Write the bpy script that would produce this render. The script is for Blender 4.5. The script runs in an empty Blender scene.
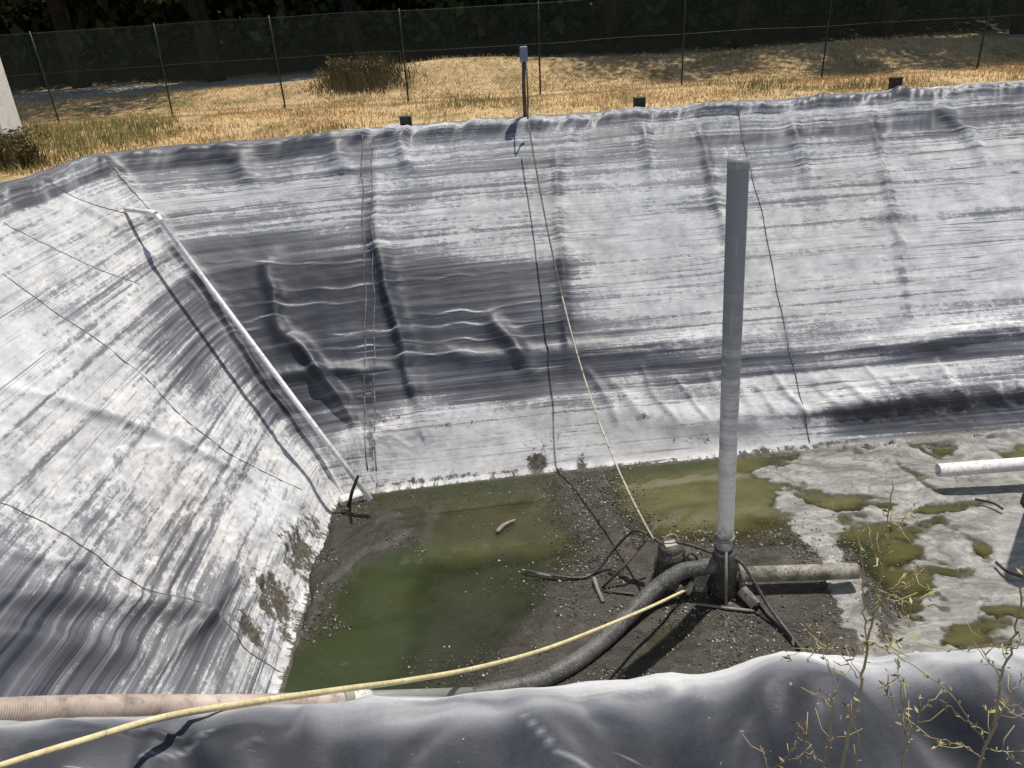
import bpy, math, random
import numpy as np
from math import radians, sin, cos, tan, pi
from mathutils import Vector

random.seed(7)
RNG = np.random.default_rng(11)
scene = bpy.context.scene
COL = scene.collection

# ------------------------------------------------------------------ camera
F = 770.0
PITCH, ROLL, EYE = radians(26), radians(3.4), 1.7
FW = np.array([0, cos(PITCH), -sin(PITCH)])
_U = np.array([0, sin(PITCH), cos(PITCH)])
_X = np.array([1.0, 0, 0])
RT = cos(ROLL) * _X - sin(ROLL) * _U
UP = sin(ROLL) * _X + cos(ROLL) * _U
EYEP = np.array([0, 0, EYE])
FLOOR = -4.3
SUN_AZ, SUN_EL = radians(41), radians(70)     # azimuth measured from +Y towards +X
SUNV = np.array([sin(SUN_AZ) * cos(SUN_EL), cos(SUN_AZ) * cos(SUN_EL), sin(SUN_EL)])


def ray(px, py):
    return FW + RT * ((px - 512) / F) + UP * ((384 - py) / F)


def at_z(px, py, z):
    d = ray(px, py)
    return EYEP + d * ((z - EYE) / d[2])


def at_y(px, py, y):
    d = ray(px, py)
    return EYEP + d * (y / d[1])


def at_d(px, py, depth):
    return EYEP + ray(px, py) * depth


def to_px(P):
    v = np.asarray(P) - EYEP
    k = F / (v @ FW)
    return 512 + (v @ RT) * k, 384 - (v @ UP) * k


# ------------------------------------------------------------------ numeric helpers
def _hash(ix, iy, seed):
    n = (ix.astype(np.int64) * 374761393 + iy.astype(np.int64) * 668265263 + seed * 974634777) & 0xFFFFFFFF
    n = ((n ^ (n >> 13)) * 1274126177) & 0xFFFFFFFF
    n = (n ^ (n >> 16)) & 0xFFFFFFFF
    return n.astype(np.float64) / 4294967295.0


def vnoise(x, y, seed=0):
    ix, iy = np.floor(x), np.floor(y)
    fx, fy = x - ix, y - iy
    fx = fx * fx * fx * (fx * (fx * 6 - 15) + 10)
    fy = fy * fy * fy * (fy * (fy * 6 - 15) + 10)
    a, b = _hash(ix, iy, seed), _hash(ix + 1, iy, seed)
    c, d = _hash(ix, iy + 1, seed), _hash(ix + 1, iy + 1, seed)
    return (a + (b - a) * fx) * (1 - fy) + (c + (d - c) * fx) * fy


def fbm(x, y, seed=0, octv=4, gain=0.5):
    t, a, n = 0, 1.0, 0
    for i in range(octv):
        t = t + a * vnoise(x * 2 ** i + 17.3 * i, y * 2 ** i - 9.1 * i, seed + i)
        n += a
        a *= gain
    return t / n          # 0..1


def sstep(a, b, x):
    t = np.clip((x - a) / (b - a), 0, 1)
    return t * t * (3 - 2 * t)


def seg_dist(x, y, pts):
    """distance, signed side and position along an open polyline"""
    best = np.full(x.shape, 1e9)
    side = np.zeros(x.shape)
    pos = np.zeros(x.shape)
    acc = 0
    for (x0, y0), (x1, y1) in zip(pts[:-1], pts[1:]):
        dx, dy = x1 - x0, y1 - y0
        L2 = dx * dx + dy * dy + 1e-12
        t = np.clip(((x - x0) * dx + (y - y0) * dy) / L2, 0, 1)
        d = np.hypot(x - x0 - t * dx, y - y0 - t * dy)
        m = d < best
        best = np.where(m, d, best)
        side = np.where(m, np.sign((x - x0) * dy - (y - y0) * dx), side)
        pos = np.where(m, acc + t * math.sqrt(L2), pos)
        acc += math.sqrt(L2)
    return best, side, pos / acc


def poly_sd(x, y, pts):
    """signed distance to a closed polygon, positive inside"""
    d, _, _ = seg_dist(x, y, list(pts) + [pts[0]])
    inside = np.zeros(x.shape, bool)
    n = len(pts)
    for i in range(n):
        x0, y0 = pts[i]
        x1, y1 = pts[(i + 1) % n]
        if y0 == y1:
            continue
        c = ((y0 > y) != (y1 > y)) & (x < (x1 - x0) * (y - y0) / (y1 - y0) + x0)
        inside ^= c
    return np.where(inside, d, -d)


def smooth(P, n, axis):
    for _ in range(n):
        Q = P.copy()
        sl = [slice(None)] * P.ndim
        a, b, c = list(sl), list(sl), list(sl)
        a[axis], b[axis], c[axis] = slice(0, -2), slice(1, -1), slice(2, None)
        Q[tuple(b)] = 0.25 * P[tuple(a)] + 0.5 * P[tuple(b)] + 0.25 * P[tuple(c)]
        P = Q
    return P


# ------------------------------------------------------------------ object helpers
def tag(o, label=None, cat=None, group=None, kind=None):
    if label: o['label'] = label
    if cat: o['category'] = cat
    if group: o['group'] = group
    if kind: o['kind'] = kind
    return o


def empty(name, loc):
    o = bpy.data.objects.new(name, None)
    o.empty_display_size = 0.2
    COL.objects.link(o)
    o.location = loc
    return o


def put(name, V, faces, mats, parent=None, shade=True, uv=None, attrs=None, midx=None):
    """one mesh object; V in world coordinates, re-based on the parent or on its own base"""
    V = np.asarray(V, float)
    if parent is not None:
        org = np.array(parent['_o']) if '_o' in parent else np.array(parent.location)
    else:
        org = np.array([V[:, 0].mean(), V[:, 1].mean(), V[:, 2].min()])
    me = bpy.data.meshes.new(name)
    if isinstance(faces, np.ndarray):
        k = faces.shape[1]
        nf = len(faces)
        me.vertices.add(len(V))
        me.vertices.foreach_set('co', (V - org).astype(np.float32).ravel())
        me.loops.add(nf * k)
        me.loops.foreach_set('vertex_index', faces.astype(np.int32).ravel())
        me.polygons.add(nf)
        me.polygons.foreach_set('loop_start', np.arange(0, nf * k, k, dtype=np.int32))
        me.polygons.foreach_set('loop_total', np.full(nf, k, np.int32))
        me.update(calc_edges=True)
        flat = faces.ravel()
    else:
        me.from_pydata((V - org).tolist(), [], faces)
        flat = None
    if uv is not None:
        l = me.uv_layers.new(name='UVMap')
        if flat is None:
            flat = np.zeros(len(me.loops), np.int32)
            me.loops.foreach_get('vertex_index', flat)
        l.data.foreach_set('uv', np.asarray(uv, np.float32)[flat].ravel())
    for k, a in (attrs or {}).items():
        at = me.attributes.new(k, 'FLOAT', 'POINT')
        at.data.foreach_set('value', np.asarray(a, np.float32).ravel())
    if not isinstance(mats, (list, tuple)):
        mats = [mats]
    for m in mats:
        me.materials.append(m)
    if midx is not None:
        me.polygons.foreach_set('material_index', np.asarray(midx, np.int32))
    if shade:
        me.polygons.foreach_set('use_smooth', np.ones(len(me.polygons), bool))
    me.validate()
    o = bpy.data.objects.new(name, me)
    COL.objects.link(o)
    if parent is not None:
        o.parent = parent
        o['_o'] = [float(c) for c in org]
    else:
        o.location = org
        o['_o'] = [float(c) for c in org]
    return o


def grid_faces(nr, nc):
    i = np.arange(nr - 1)[:, None] * nc + np.arange(nc - 1)[None, :]
    i = i.ravel()
    return np.stack([i, i + 1, i + nc + 1, i + nc], 1)


class MB:
    def __init__(s):
        s.v, s.f = [], []

    def add(s, V, Fc):
        n = sum(len(a) for a in s.v)
        s.v.append(np.asarray(V, float))
        s.f += [[i + n for i in f] for f in Fc]
        return s

    def build(s, name, mat, parent=None, shade=True, **k):
        return put(name, np.concatenate(s.v), s.f, mat, parent, shade, **k)

    def tube(s, pts, r, n=10, cap=True, hollow=False):
        V, Fc = tube_geo(pts, r, n, cap, hollow)
        return s.add(V, Fc)

    def box(s, c, size, rot=0.0, bev=0.006, tilt=None):
        V, Fc = box_geo(size, bev)
        ca, sa = cos(rot), sin(rot)
        V = V @ np.array([[ca, sa, 0], [-sa, ca, 0], [0, 0, 1]])
        if tilt is not None:
            V = V @ np.array(tilt).T
        return s.add(V + np.asarray(c), Fc)

    def lathe(s, base, axis, prof, n=20):
        """prof: list of (radius, height along axis)"""
        ax = Vector(axis).normalized()
        q = Vector((0, 0, 1)).rotation_difference(ax)
        V, Fc = [], []
        for (r, h) in prof:
            for k in range(n):
                a = 2 * pi * k / n
                p = q @ Vector((r * cos(a), r * sin(a), h))
                V.append((p.x, p.y, p.z))
        for i in range(len(prof) - 1):
            for k in range(n):
                k2 = (k + 1) % n
                Fc.append([i * n + k, i * n + k2, (i + 1) * n + k2, (i + 1) * n + k])
        Fc.append(list(range(n))[::-1])
        Fc.append([(len(prof) - 1) * n + k for k in range(n)])
        return s.add(np.array(V) + np.asarray(base), Fc)


def box_geo(size, b):
    sx, sy, sz = [c / 2 for c in size]
    b = min(b, sx * .45, sy * .45, sz * .45)
    V, Fc = [], []
    idx = {}
    for X in (-1, 1):
        for Y in (-1, 1):
            for Z in (-1, 1):
                for a in range(3):
                    p = [X * (sx - b), Y * (sy - b), Z * (sz - b)]
                    p[a] = (X * sx, Y * sy, Z * sz)[a]
                    idx[(X, Y, Z, a)] = len(V)
                    V.append(p)
    for a in range(3):
        o1, o2 = [(1, 2), (2, 0), (0, 1)][a]
        for sg in (-1, 1):
            q = []
            for (u, w) in ((-1, -1), (1, -1), (1, 1), (-1, 1)):
                k = [0, 0, 0]; k[a] = sg; k[o1] = u; k[o2] = w
                q.append(idx[(k[0], k[1], k[2], a)])
            Fc.append(q if sg > 0 else q[::-1])
    for a in range(3):
        o1, o2 = [(1, 2), (2, 0), (0, 1)][a]
        for u in (-1, 1):
            for w in (-1, 1):
                q = []
                for sg, f in ((-1, o1), (1, o1), (1, o2), (-1, o2)):
                    k = [0, 0, 0]; k[a] = sg; k[o1] = u; k[o2] = w
                    q.append(idx[(k[0], k[1], k[2], f)])
                Fc.append(q)
    for X in (-1, 1):
        for Y in (-1, 1):
            for Z in (-1, 1):
                Fc.append([idx[(X, Y, Z, a)] for a in range(3)])
    return np.array(V), Fc


def catmull(pts, per=6):
    P = [np.asarray(p, float) for p in pts]
    P = [2 * P[0] - P[1]] + P + [2 * P[-1] - P[-2]]
    out = []
    for i in range(1, len(P) - 2):
        for k in range(per):
            t = k / per
            a, b, c, d = P[i - 1:i + 3]
            out.append(0.5 * (2 * b + (c - a) * t + (2 * a - 5 * b + 4 * c - d) * t * t + (-a + 3 * b - 3 * c + d) * t ** 3))
    out.append(P[-2])
    return out


def tube_geo(pts, r, n=10, cap=True, hollow=False):
    P = np.array(pts, float)
    m = len(P)
    R = np.array([r] * m if np.isscalar(r) else list(r), float)
    T = np.gradient(P, axis=0)
    T /= np.linalg.norm(T, axis=1)[:, None] + 1e-12
    up = np.array([0, 0, 1.0]) if abs(T[0][2]) < .9 else np.array([1.0, 0, 0])
    N = np.cross(T[0], up); N /= np.linalg.norm(N)
    a = np.arange(n) * 2 * pi / n
    V = []
    for i in range(m):
        N = N - T[i] * (N @ T[i]); N /= np.linalg.norm(N)
        B = np.cross(T[i], N)
        V.append(P[i] + R[i] * (np.cos(a)[:, None] * N + np.sin(a)[:, None] * B))
    Fc = []
    for i in range(m - 1):
        for k in range(n):
            k2 = (k + 1) % n
            Fc.append([i * n + k, i * n + k2, (i + 1) * n + k2, (i + 1) * n + k])
    if hollow:
        for i in (0, m - 1):
            b = len(V) * n
            sgn = 1 if i == 0 else -1
            c = P[i]
            V.append(c + (V[i] - c) * .86)
            V.append(c + (V[i] - c) * .86 + T[i] * sgn * max(R[i] * 3, .1))
            for k in range(n):
                k2 = (k + 1) % n
                Fc.append([i * n + k, i * n + k2, b + k2, b + k])
                Fc.append([b + k, b + k2, b + n + k2, b + n + k])
            Fc.append([b + n + k for k in range(n)])
    elif cap:
        Fc.append([k for k in range(n)][::-1])
        Fc.append([(m - 1) * n + k for k in range(n)])
    return np.concatenate(V), Fc


# ------------------------------------------------------------------ material helpers
class NT:
    def __init__(s, name):
        s.m = bpy.data.materials.new(name)
        s.m.use_nodes = True
        s.t = s.m.node_tree
        s.b = s.t.nodes['Principled BSDF']
        s.out = s.t.nodes['Material Output']

    def n(s, typ, **kw):
        nd = s.t.nodes.new(typ)
        for k, v in kw.items():
            if k.startswith('i_'):
                nd.inputs[k[2:].replace('_', ' ')].default_value = v
            else:
                setattr(nd, k, v)
        return nd

    def l(s, a, b):
        s.t.links.new(a, b)

    def val(s, x, inp):
        if hasattr(x, 'is_linked') or hasattr(x, 'links'):
            s.l(x, inp)
        else:
            inp.default_value = x

    def math(s, op, a, b=0.0, c=0.0, clamp=False):
        nd = s.n('ShaderNodeMath', operation=op, use_clamp=clamp)
        s.val(a, nd.inputs[0]); s.val(b, nd.inputs[1]); s.val(c, nd.inputs[2])
        return nd.outputs[0]

    def coord(s, out='Object', scale=(1, 1, 1), loc=(0, 0, 0), rot=(0, 0, 0)):
        tc = s.n('ShaderNodeTexCoord')
        mp = s.n('ShaderNodeMapping')
        mp.inputs['Scale'].default_value = scale
        mp.inputs['Location'].default_value = loc
        mp.inputs['Rotation'].default_value = rot
        s.l(tc.outputs[out], mp.inputs['Vector'])
        return mp.outputs[0]

    def noise(s, vec, scale=1, detail=4, rough=.5, dist=0):
        nd = s.n('ShaderNodeTexNoise')
        nd.inputs['Scale'].default_value = scale
        nd.inputs['Detail'].default_value = detail
        nd.inputs['Roughness'].default_value = rough
        nd.inputs['Distortion'].default_value = dist
        s.l(vec, nd.inputs['Vector'])
        return nd.outputs['Fac']

    def ramp(s, fac, stops, interp='LINEAR'):
        nd = s.n('ShaderNodeValToRGB')
        nd.color_ramp.interpolation = interp
        e = nd.color_ramp.elements
        while len(e) < len(stops):
            e.new(.5)
        for el, (p, c) in zip(e, stops):
            el.position = p
            el.color = (c, c, c, 1) if np.isscalar(c) else (*c, 1)
        s.l(fac, nd.inputs[0])
        return nd.outputs[0]

    def mix(s, fac, a, b, mode='MIX'):
        nd = s.n('ShaderNodeMix', data_type='RGBA', blend_type=mode)
        s.val(fac, nd.inputs[0])
        for x, i in ((a, 6), (b, 7)):
            if isinstance(x, tuple):
                nd.inputs[i].default_value = (*x, 1) if len(x) == 3 else x
            else:
                s.l(x, nd.inputs[i])
        return nd.outputs[2]

    def attr(s, name):
        return s.n('ShaderNodeAttribute', attribute_name=name).outputs['Fac']

    def bump(s, h, strength=.5, dist=.01):
        nd = s.n('ShaderNodeBump')
        nd.inputs['Strength'].default_value = strength
        nd.inputs['Distance'].default_value = dist
        s.l(h, nd.inputs['Height'])
        s.l(nd.outputs[0], s.b.inputs['Normal'])

    def set(s, col=None, rough=None, spec=None, metal=None):
        for k, x in (('Base Color', col), ('Roughness', rough), ('Specular IOR Level', spec), ('Metallic', metal)):
            if x is None:
                continue
            if isinstance(x, tuple):
                s.b.inputs[k].default_value = (*x, 1)
            else:
                s.val(x, s.b.inputs[k])
        return s


def worn(name, c0, c1, scale=6, rough=.6, spec=.4, c2=None, stretch=(1, 1, 1), bump=.3, metal=0.0, lo=.35, hi=.7):
    """two or three tones of one thing's colour, wear and dirt broken up by noise"""
    t = NT(name)
    v = t.coord('Object', stretch)
    n = t.noise(v, scale, 8, .65)
    col = t.ramp(n, [(lo, c0), (hi, c1)])
    n2 = t.noise(v, scale * 6, 4, .6)
    if c2:
        col = t.mix(t.ramp(n2, [(.52, 0.0), (.7, 1.0)]), col, c2)
    t.set(col, rough, spec, metal)
    t.bump(n2, bump, .004)
    return t.m


def mat_liner(name, coarse=False):
    """bare membrane under a thin grey film, a crisp chalky crust, tide lines and sludge stains"""
    t = NT(name)
    dep, dirt, cr = t.attr('deposit'), t.attr('dirt'), t.attr('crumple')  # on the slopes, deposit also carries painted cord, fold and bulge shade
    uvC = t.coord('UV', (1, 1, 1))
    sA = t.noise(t.coord('UV', (.11, 5.5, 1)), 1, 6, .62, .2)
    sB = t.noise(t.coord('UV', (.22, 19, 1), (3.1, 1.7, 0)), 1, 4, .6, .1)
    pat = t.noise(uvC, .9, 8, .62, .4)
    spk = t.noise(uvC, 13, 6, .7, .3)
    fine = t.noise(t.coord('UV', (40, 52, 1)), 1, 4, .75)
    flake = t.noise(t.coord('UV', (9, 14, 1)), 1, 8, .76, .5)
    drip = t.noise(t.coord('UV', (8, .8, 1)), 1, 5, .6, .2)
    crm = t.noise(t.coord('UV', (2.6, 10, 1), rot=(0, 0, .5)), 1, 8, .72, .35)
    inv = t.math('SUBTRACT', 1.0, t.math('MULTIPLY', cr, .55))

    def c(x, k):
        return t.math('MULTIPLY', t.math('SUBTRACT', x, .5), k)

    def add(*a):
        r_ = a[0]
        for b in a[1:]:
            r_ = t.math('ADD', r_, b)
        return r_
    bare = t.ramp(pat, [(.3, (.018, .020, .029)), (.7, (.032, .035, .047))])
    if coarse:
        f = add(dep, c(pat, .26), c(spk, .12), c(fine, .12), c(drip, .10))
        col = t.ramp(f, [(.05, (.046, .048, .055)), (.22, (.100, .104, .116)), (.40, (.18, .184, .196)), (.56, (.30, .30, .305)), (.75, (.52, .52, .51))])
        scuff = t.noise(t.coord('UV', (2.5, 38, 1), rot=(0, 0, .8)), 1, 3, .6, .4)
        col = t.mix(t.ramp(scuff, [(.70, 0.0), (.76, .55)]), col, (.36, .36, .36))
        drops = t.noise(t.coord('UV', (60, 60, 1)), 1, 2, .5)
        col = t.mix(t.ramp(drops, [(.74, 0.0), (.77, .6)]), col, (.42, .42, .41))
        crust = t.ramp(f, [(.5, 0.0), (.7, 1.0)])
    else:
        film = add(dep, t.math('MULTIPLY', c(sA, 1.5), inv), c(pat, .35), t.math('MULTIPLY', c(sB, .85), inv))
        col = t.mix(t.ramp(film, [(.08, 0.0), (.34, .30), (.52, .80), (.75, 1.0)]), bare, (.27, .275, .297))
        g = add(dep, c(pat, .55), c(flake, .80), c(fine, .38), c(drip, .30), c(spk, .25), t.math('MULTIPLY', c(sA, 1.3), inv), t.math('MULTIPLY', c(sB, .8), inv), t.math('MULTIPLY', c(crm, 2.1), cr), t.math('MULTIPLY', cr, .13))
        crust = t.ramp(g, [(.50, 0.0), (.555, .62), (.68, 1.0)])
        ccol = t.ramp(add(t.noise(uvC, 2.3, 7, .65), c(flake, .5)), [(.3, (.37, .375, .388)), (.5, (.525, .526, .527)), (.72, (.68, .676, .665))])
        col = t.mix(crust, col, ccol)
        tint = t.ramp(t.noise(uvC, .35, 4, .6), [(.42, 0.0), (.68, .36)])
        col = t.mix(tint, col, (.93, .83, .70), 'MULTIPLY')
        gate = t.ramp(t.noise(t.coord('UV', (.3, 1.2, 1), (5, 3, 0)), 1, 3, .5), [(.42, 0.0), (.56, 1.0)])
        for sc_, lo_, wd_, cc_, k_ in (((.16, 7.5, 1), .5, .010, (.035, .036, .045), .85), ((.10, 13, 1), .5, .010, (.05, .05, .06), .7), ((.13, 10, 1), .47, .007, (.62, .62, .62), .5)):
            ln = t.noise(t.coord('UV', sc_, (7 + sc_[1], 2, 0)), 1, 2, .35, .06)
            ln = t.ramp(ln, [(lo_ - wd_, 0.0), (lo_, k_), (lo_ + wd_, 0.0)])
            col = t.mix(t.math('MULTIPLY', t.math('MULTIPLY', ln, inv), gate), col, cc_)
        dn = add(dirt, c(t.noise(uvC, 6, 10, .82, .4), 2.4), c(spk, 1.0))
        dm = t.ramp(dn, [(.42, 0.0), (.58, 1.0)])
        col = t.mix(dm, col, t.ramp(spk, [(.35, (.028, .026, .022)), (.65, (.12, .105, .08))]))
        f = g
    t.set(col, t.ramp(crust, [(0, .50 if not coarse else .56), (1, .85)]), t.ramp(crust, [(0, .5 if not coarse else .26), (1, .2)]))
    if coarse:
        t.bump(add(t.math('MULTIPLY', spk, .5), fine, t.math('MULTIPLY', pat, 3.0)), .19, .010)
    else:
        t.bump(add(t.math('MULTIPLY', crust, .5), t.math('MULTIPLY', crm, t.math('MULTIPLY', cr, 2.2)), t.math('MULTIPLY', flake, .35)), .5, .022)
    return t.m


# ------------------------------------------------------------------ materials
M = {}
M['liner'] = mat_liner('liner_membrane')
M['liner_bank'] = mat_liner('liner_membrane_clean', True)
M['pvc'] = worn('white_pvc', (.72, .71, .68), (.84, .83, .80), 3, .45, .5, (.42, .40, .36))
M['pvc_old'] = worn('grimy_white_pipe', (.5, .49, .45), (.74, .73, .69), 4, .5, .4, (.25, .23, .19))


def mat_riser():
    t = NT('scaled_grey_pipe')
    sep = t.n('ShaderNodeSeparateXYZ')
    t.l(t.coord('Object'), sep.inputs[0])
    z = sep.outputs[2]
    n = t.noise(t.coord('Object', (3, 3, 2.2)), 2.0, 7, .65)
    band = t.noise(t.coord('Object', (.5, .5, 9)), 1.0, 5, .7)
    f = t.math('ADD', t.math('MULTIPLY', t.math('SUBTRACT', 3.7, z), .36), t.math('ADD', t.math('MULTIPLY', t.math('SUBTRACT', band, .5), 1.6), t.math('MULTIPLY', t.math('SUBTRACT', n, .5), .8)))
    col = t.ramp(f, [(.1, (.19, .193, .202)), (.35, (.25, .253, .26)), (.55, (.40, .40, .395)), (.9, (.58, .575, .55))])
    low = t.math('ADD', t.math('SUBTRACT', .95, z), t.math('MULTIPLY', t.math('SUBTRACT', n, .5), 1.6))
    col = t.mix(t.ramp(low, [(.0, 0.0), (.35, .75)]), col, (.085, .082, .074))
    scr = t.noise(t.coord('Object', (30, 30, 1.2)), 1, 4, .6)
    col = t.mix(t.ramp(scr, [(.60, 0.0), (.72, .5)]), col, (.45, .45, .44))
    t.set(col, .55, .4)
    t.bump(band, .3, .006)
    return t.m


M['riser'] = mat_riser()
M['riser_cap'] = worn('grey_pipe_sleeve', (.19, .195, .205), (.27, .275, .285), 3, .5, .4, (.27, .27, .27), (2, 2, .5), .2)
M['outlet'] = worn('sludge_splashed_pipe', (.10, .09, .07), (.42, .40, .33), 5, .7, .3, (.04, .036, .03), (1, 1, 1), .6)
M['sludged'] = worn('black_sludge_coat', (.012, .011, .010), (.045, .041, .036), 9, .55, .5, (.16, .15, .13), (1, 1, 1), 1.0)
M['pumpbody'] = worn('dirty_cast_iron', (.022, .02, .018), (.085, .078, .066), 7, .6, .4, (.2, .19, .16), (1, 1, 1), .8)
M['pumpcap'] = worn('pale_pump_head', (.24, .23, .18), (.46, .44, .36), 9, .6, .4)
M['blackhose'] = worn('black_rubber_hose', (.03, .03, .03), (.11, .105, .10), 8, .6, .4, (.2, .19, .17), (1, 1, 1), .5)
M['cable'] = worn('black_cable', (.02, .02, .02), (.06, .055, .05), 9, .5, .4, (.14, .13, .11))
M['rope'] = worn('yellow_rope', (.50, .42, .21), (.74, .65, .40), 9, .75, .2, (.36, .30, .18), (1, 1, 1), .8)
M['palerope'] = worn('weathered_pale_cord', (.30, .28, .22), (.55, .52, .42), 2.2, .75, .2, (.14, .11, .08), (1, 1, 1), .8)
M['brownrope'] = worn('muddy_cable_end', (.06, .05, .045), (.20, .16, .12), 4, .7, .2, (.3, .27, .2))
M['steel'] = worn('rusty_rod', (.05, .036, .028), (.15, .11, .085), 9, .7, .3, (.22, .17, .13))
M['galv'] = worn('grey_weathered_rod', (.12, .11, .10), (.25, .24, .22), 9, .6, .4)
M['post'] = worn('dark_green_fence_post', (.010, .014, .012), (.022, .028, .023), 5, .5, .4)
M['wire'] = worn('green_coated_wire', (.05, .075, .055), (.10, .13, .10), 5, .5, .4)
M['block'] = worn('black_plastic_block', (.012, .012, .013), (.032, .032, .034), 5, .6, .4, (.07, .07, .07))
M['bluebox'] = worn('blue_grey_box', (.12, .15, .20), (.20, .24, .30), 8, .5, .4, (.3, .32, .34))
M['wood'] = worn('dry_dead_wood', (.20, .17, .13), (.42, .38, .31), 8, .85, .2, (.1, .08, .06), (1, 1, 1), .8)
M['darkwood'] = worn('wet_dark_timber', (.02, .017, .014), (.07, .06, .048), 6, .7, .3, (.13, .11, .09))
M['concrete'] = worn('pale_render', (.72, .70, .65), (.82, .80, .75), 2, .85, .2, (.6, .58, .54), (1, 1, 1), .3)


def mat_hose():
    t = NT('corrugated_pink_grey_hose')
    uv = t.coord('UV')
    sep = t.n('ShaderNodeSeparateXYZ')
    t.l(uv, sep.inputs[0])
    n = t.noise(t.coord('Object', (1, 1, 1)), 3.2, 6, .6)
    col = t.ramp(n, [(.3, (.26, .21, .175)), (.5, (.43, .345, .29)), (.7, (.55, .48, .42))])
    grime = t.ramp(t.noise(t.coord('Object', (1, 1, 1)), 14, 6, .7), [(.5, 0.0), (.68, .8)])
    col = t.mix(grime, col, (.13, .12, .11))
    t.set(col, .55, .4)
    return t.m


M['corrhose'] = mat_hose()


def mat_ground():
    t = NT('dry_ground')
    geo = t.n('ShaderNodeNewGeometry')
    sep = t.n('ShaderNodeSeparateXYZ')
    t.l(geo.outputs['Position'], sep.inputs[0])
    X, Y = sep.outputs[0], sep.outputs[1]
    P = geo.outputs['Position']
    n1 = t.noise(P, .9, 6, .6)
    n2 = t.noise(P, 7, 6, .7)
    n3 = t.noise(P, .25, 3, .5)
    straw = t.ramp(n2, [(.3, (.26, .18, .09)), (.5, (.47, .33, .17)), (.72, (.64, .48, .27))])
    green = t.ramp(n2, [(.3, (.07, .07, .025)), (.7, (.20, .18, .07))])
    gm = t.ramp(n1, [(.48, 0.0), (.66, .75)])
    col = t.mix(gm, straw, green)
    # gravel track beyond the fence
    yy = t.math('ADD', Y, t.math('MULTIPLY', t.math('SUBTRACT', n1, .5), 1.6))
    tr = t.math('MULTIPLY', t.ramp(t.math('DIVIDE', t.math('SUBTRACT', yy, 20.7), 1.0), [(0.0, 0.0), (.6, 1.0)]),
                t.ramp(t.math('DIVIDE', t.math('SUBTRACT', 24.3, yy), 1.0), [(0.0, 0.0), (.6, 1.0)]))
    gravel = t.ramp(n2, [(.3, (.27, .245, .20)), (.7, (.52, .475, .40))])
    col = t.mix(tr, col, gravel)
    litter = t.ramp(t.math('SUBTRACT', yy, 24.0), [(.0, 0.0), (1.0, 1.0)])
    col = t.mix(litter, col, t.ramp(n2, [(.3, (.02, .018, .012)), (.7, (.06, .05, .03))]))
    t.set(col, .95, .15)
    t.bump(n2, .6, .05)
    return t.m


M['ground'] = mat_ground()


def mat_leaf(name, c0, c1, sc=1.3, rough=.7, spec=.1):
    t = NT(name)
    n = t.noise(t.coord('Object'), sc, 4, .6)
    rnd = t.n('ShaderNodeNewGeometry').outputs['Random Per Island']
    f = t.math('ADD', t.math('MULTIPLY', n, .5), t.math('MULTIPLY', rnd, .5))
    t.set(t.ramp(f, [(.25, c0), (.75, c1)]), rough, spec)
    return t.m


M['leafA'] = mat_leaf('dark_oak_leaves', (.030, .043, .018), (.11, .125, .05))
M['leafB'] = mat_leaf('olive_green_leaves', (.045, .052, .022), (.14, .135, .06))
M['leafC'] = mat_leaf('deep_green_leaves', (.022, .038, .017), (.08, .10, .04))
M['bark'] = worn('dark_bark', (.014, .012, .010), (.045, .038, .03), 7, .9, .2, None, (1, 1, .3), .8)
M['bush'] = mat_leaf('dry_bush_stalks', (.07, .065, .028), (.24, .18, .085), 2.0, .8, .1)
M['straw'] = mat_leaf('dry_grass_blades', (.46, .30, .13), (.82, .58, .29), .8, .8, .1)
M['greengrass'] = mat_leaf('greenish_grass_blades', (.15, .165, .06), (.42, .38, .17), 1.5, .8, .1)
M['weedstem'] = mat_leaf('dry_weed_stems', (.30, .24, .12), (.52, .43, .23), 9, .7, .2)
M['weedleaf'] = mat_leaf('weed_leaves', (.19, .18, .07), (.48, .41, .20), 9, .7, .2)
M['redweed'] = mat_leaf('reddish_weed_buds', (.20, .14, .09), (.38, .27, .17), 9, .7, .2)


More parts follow.
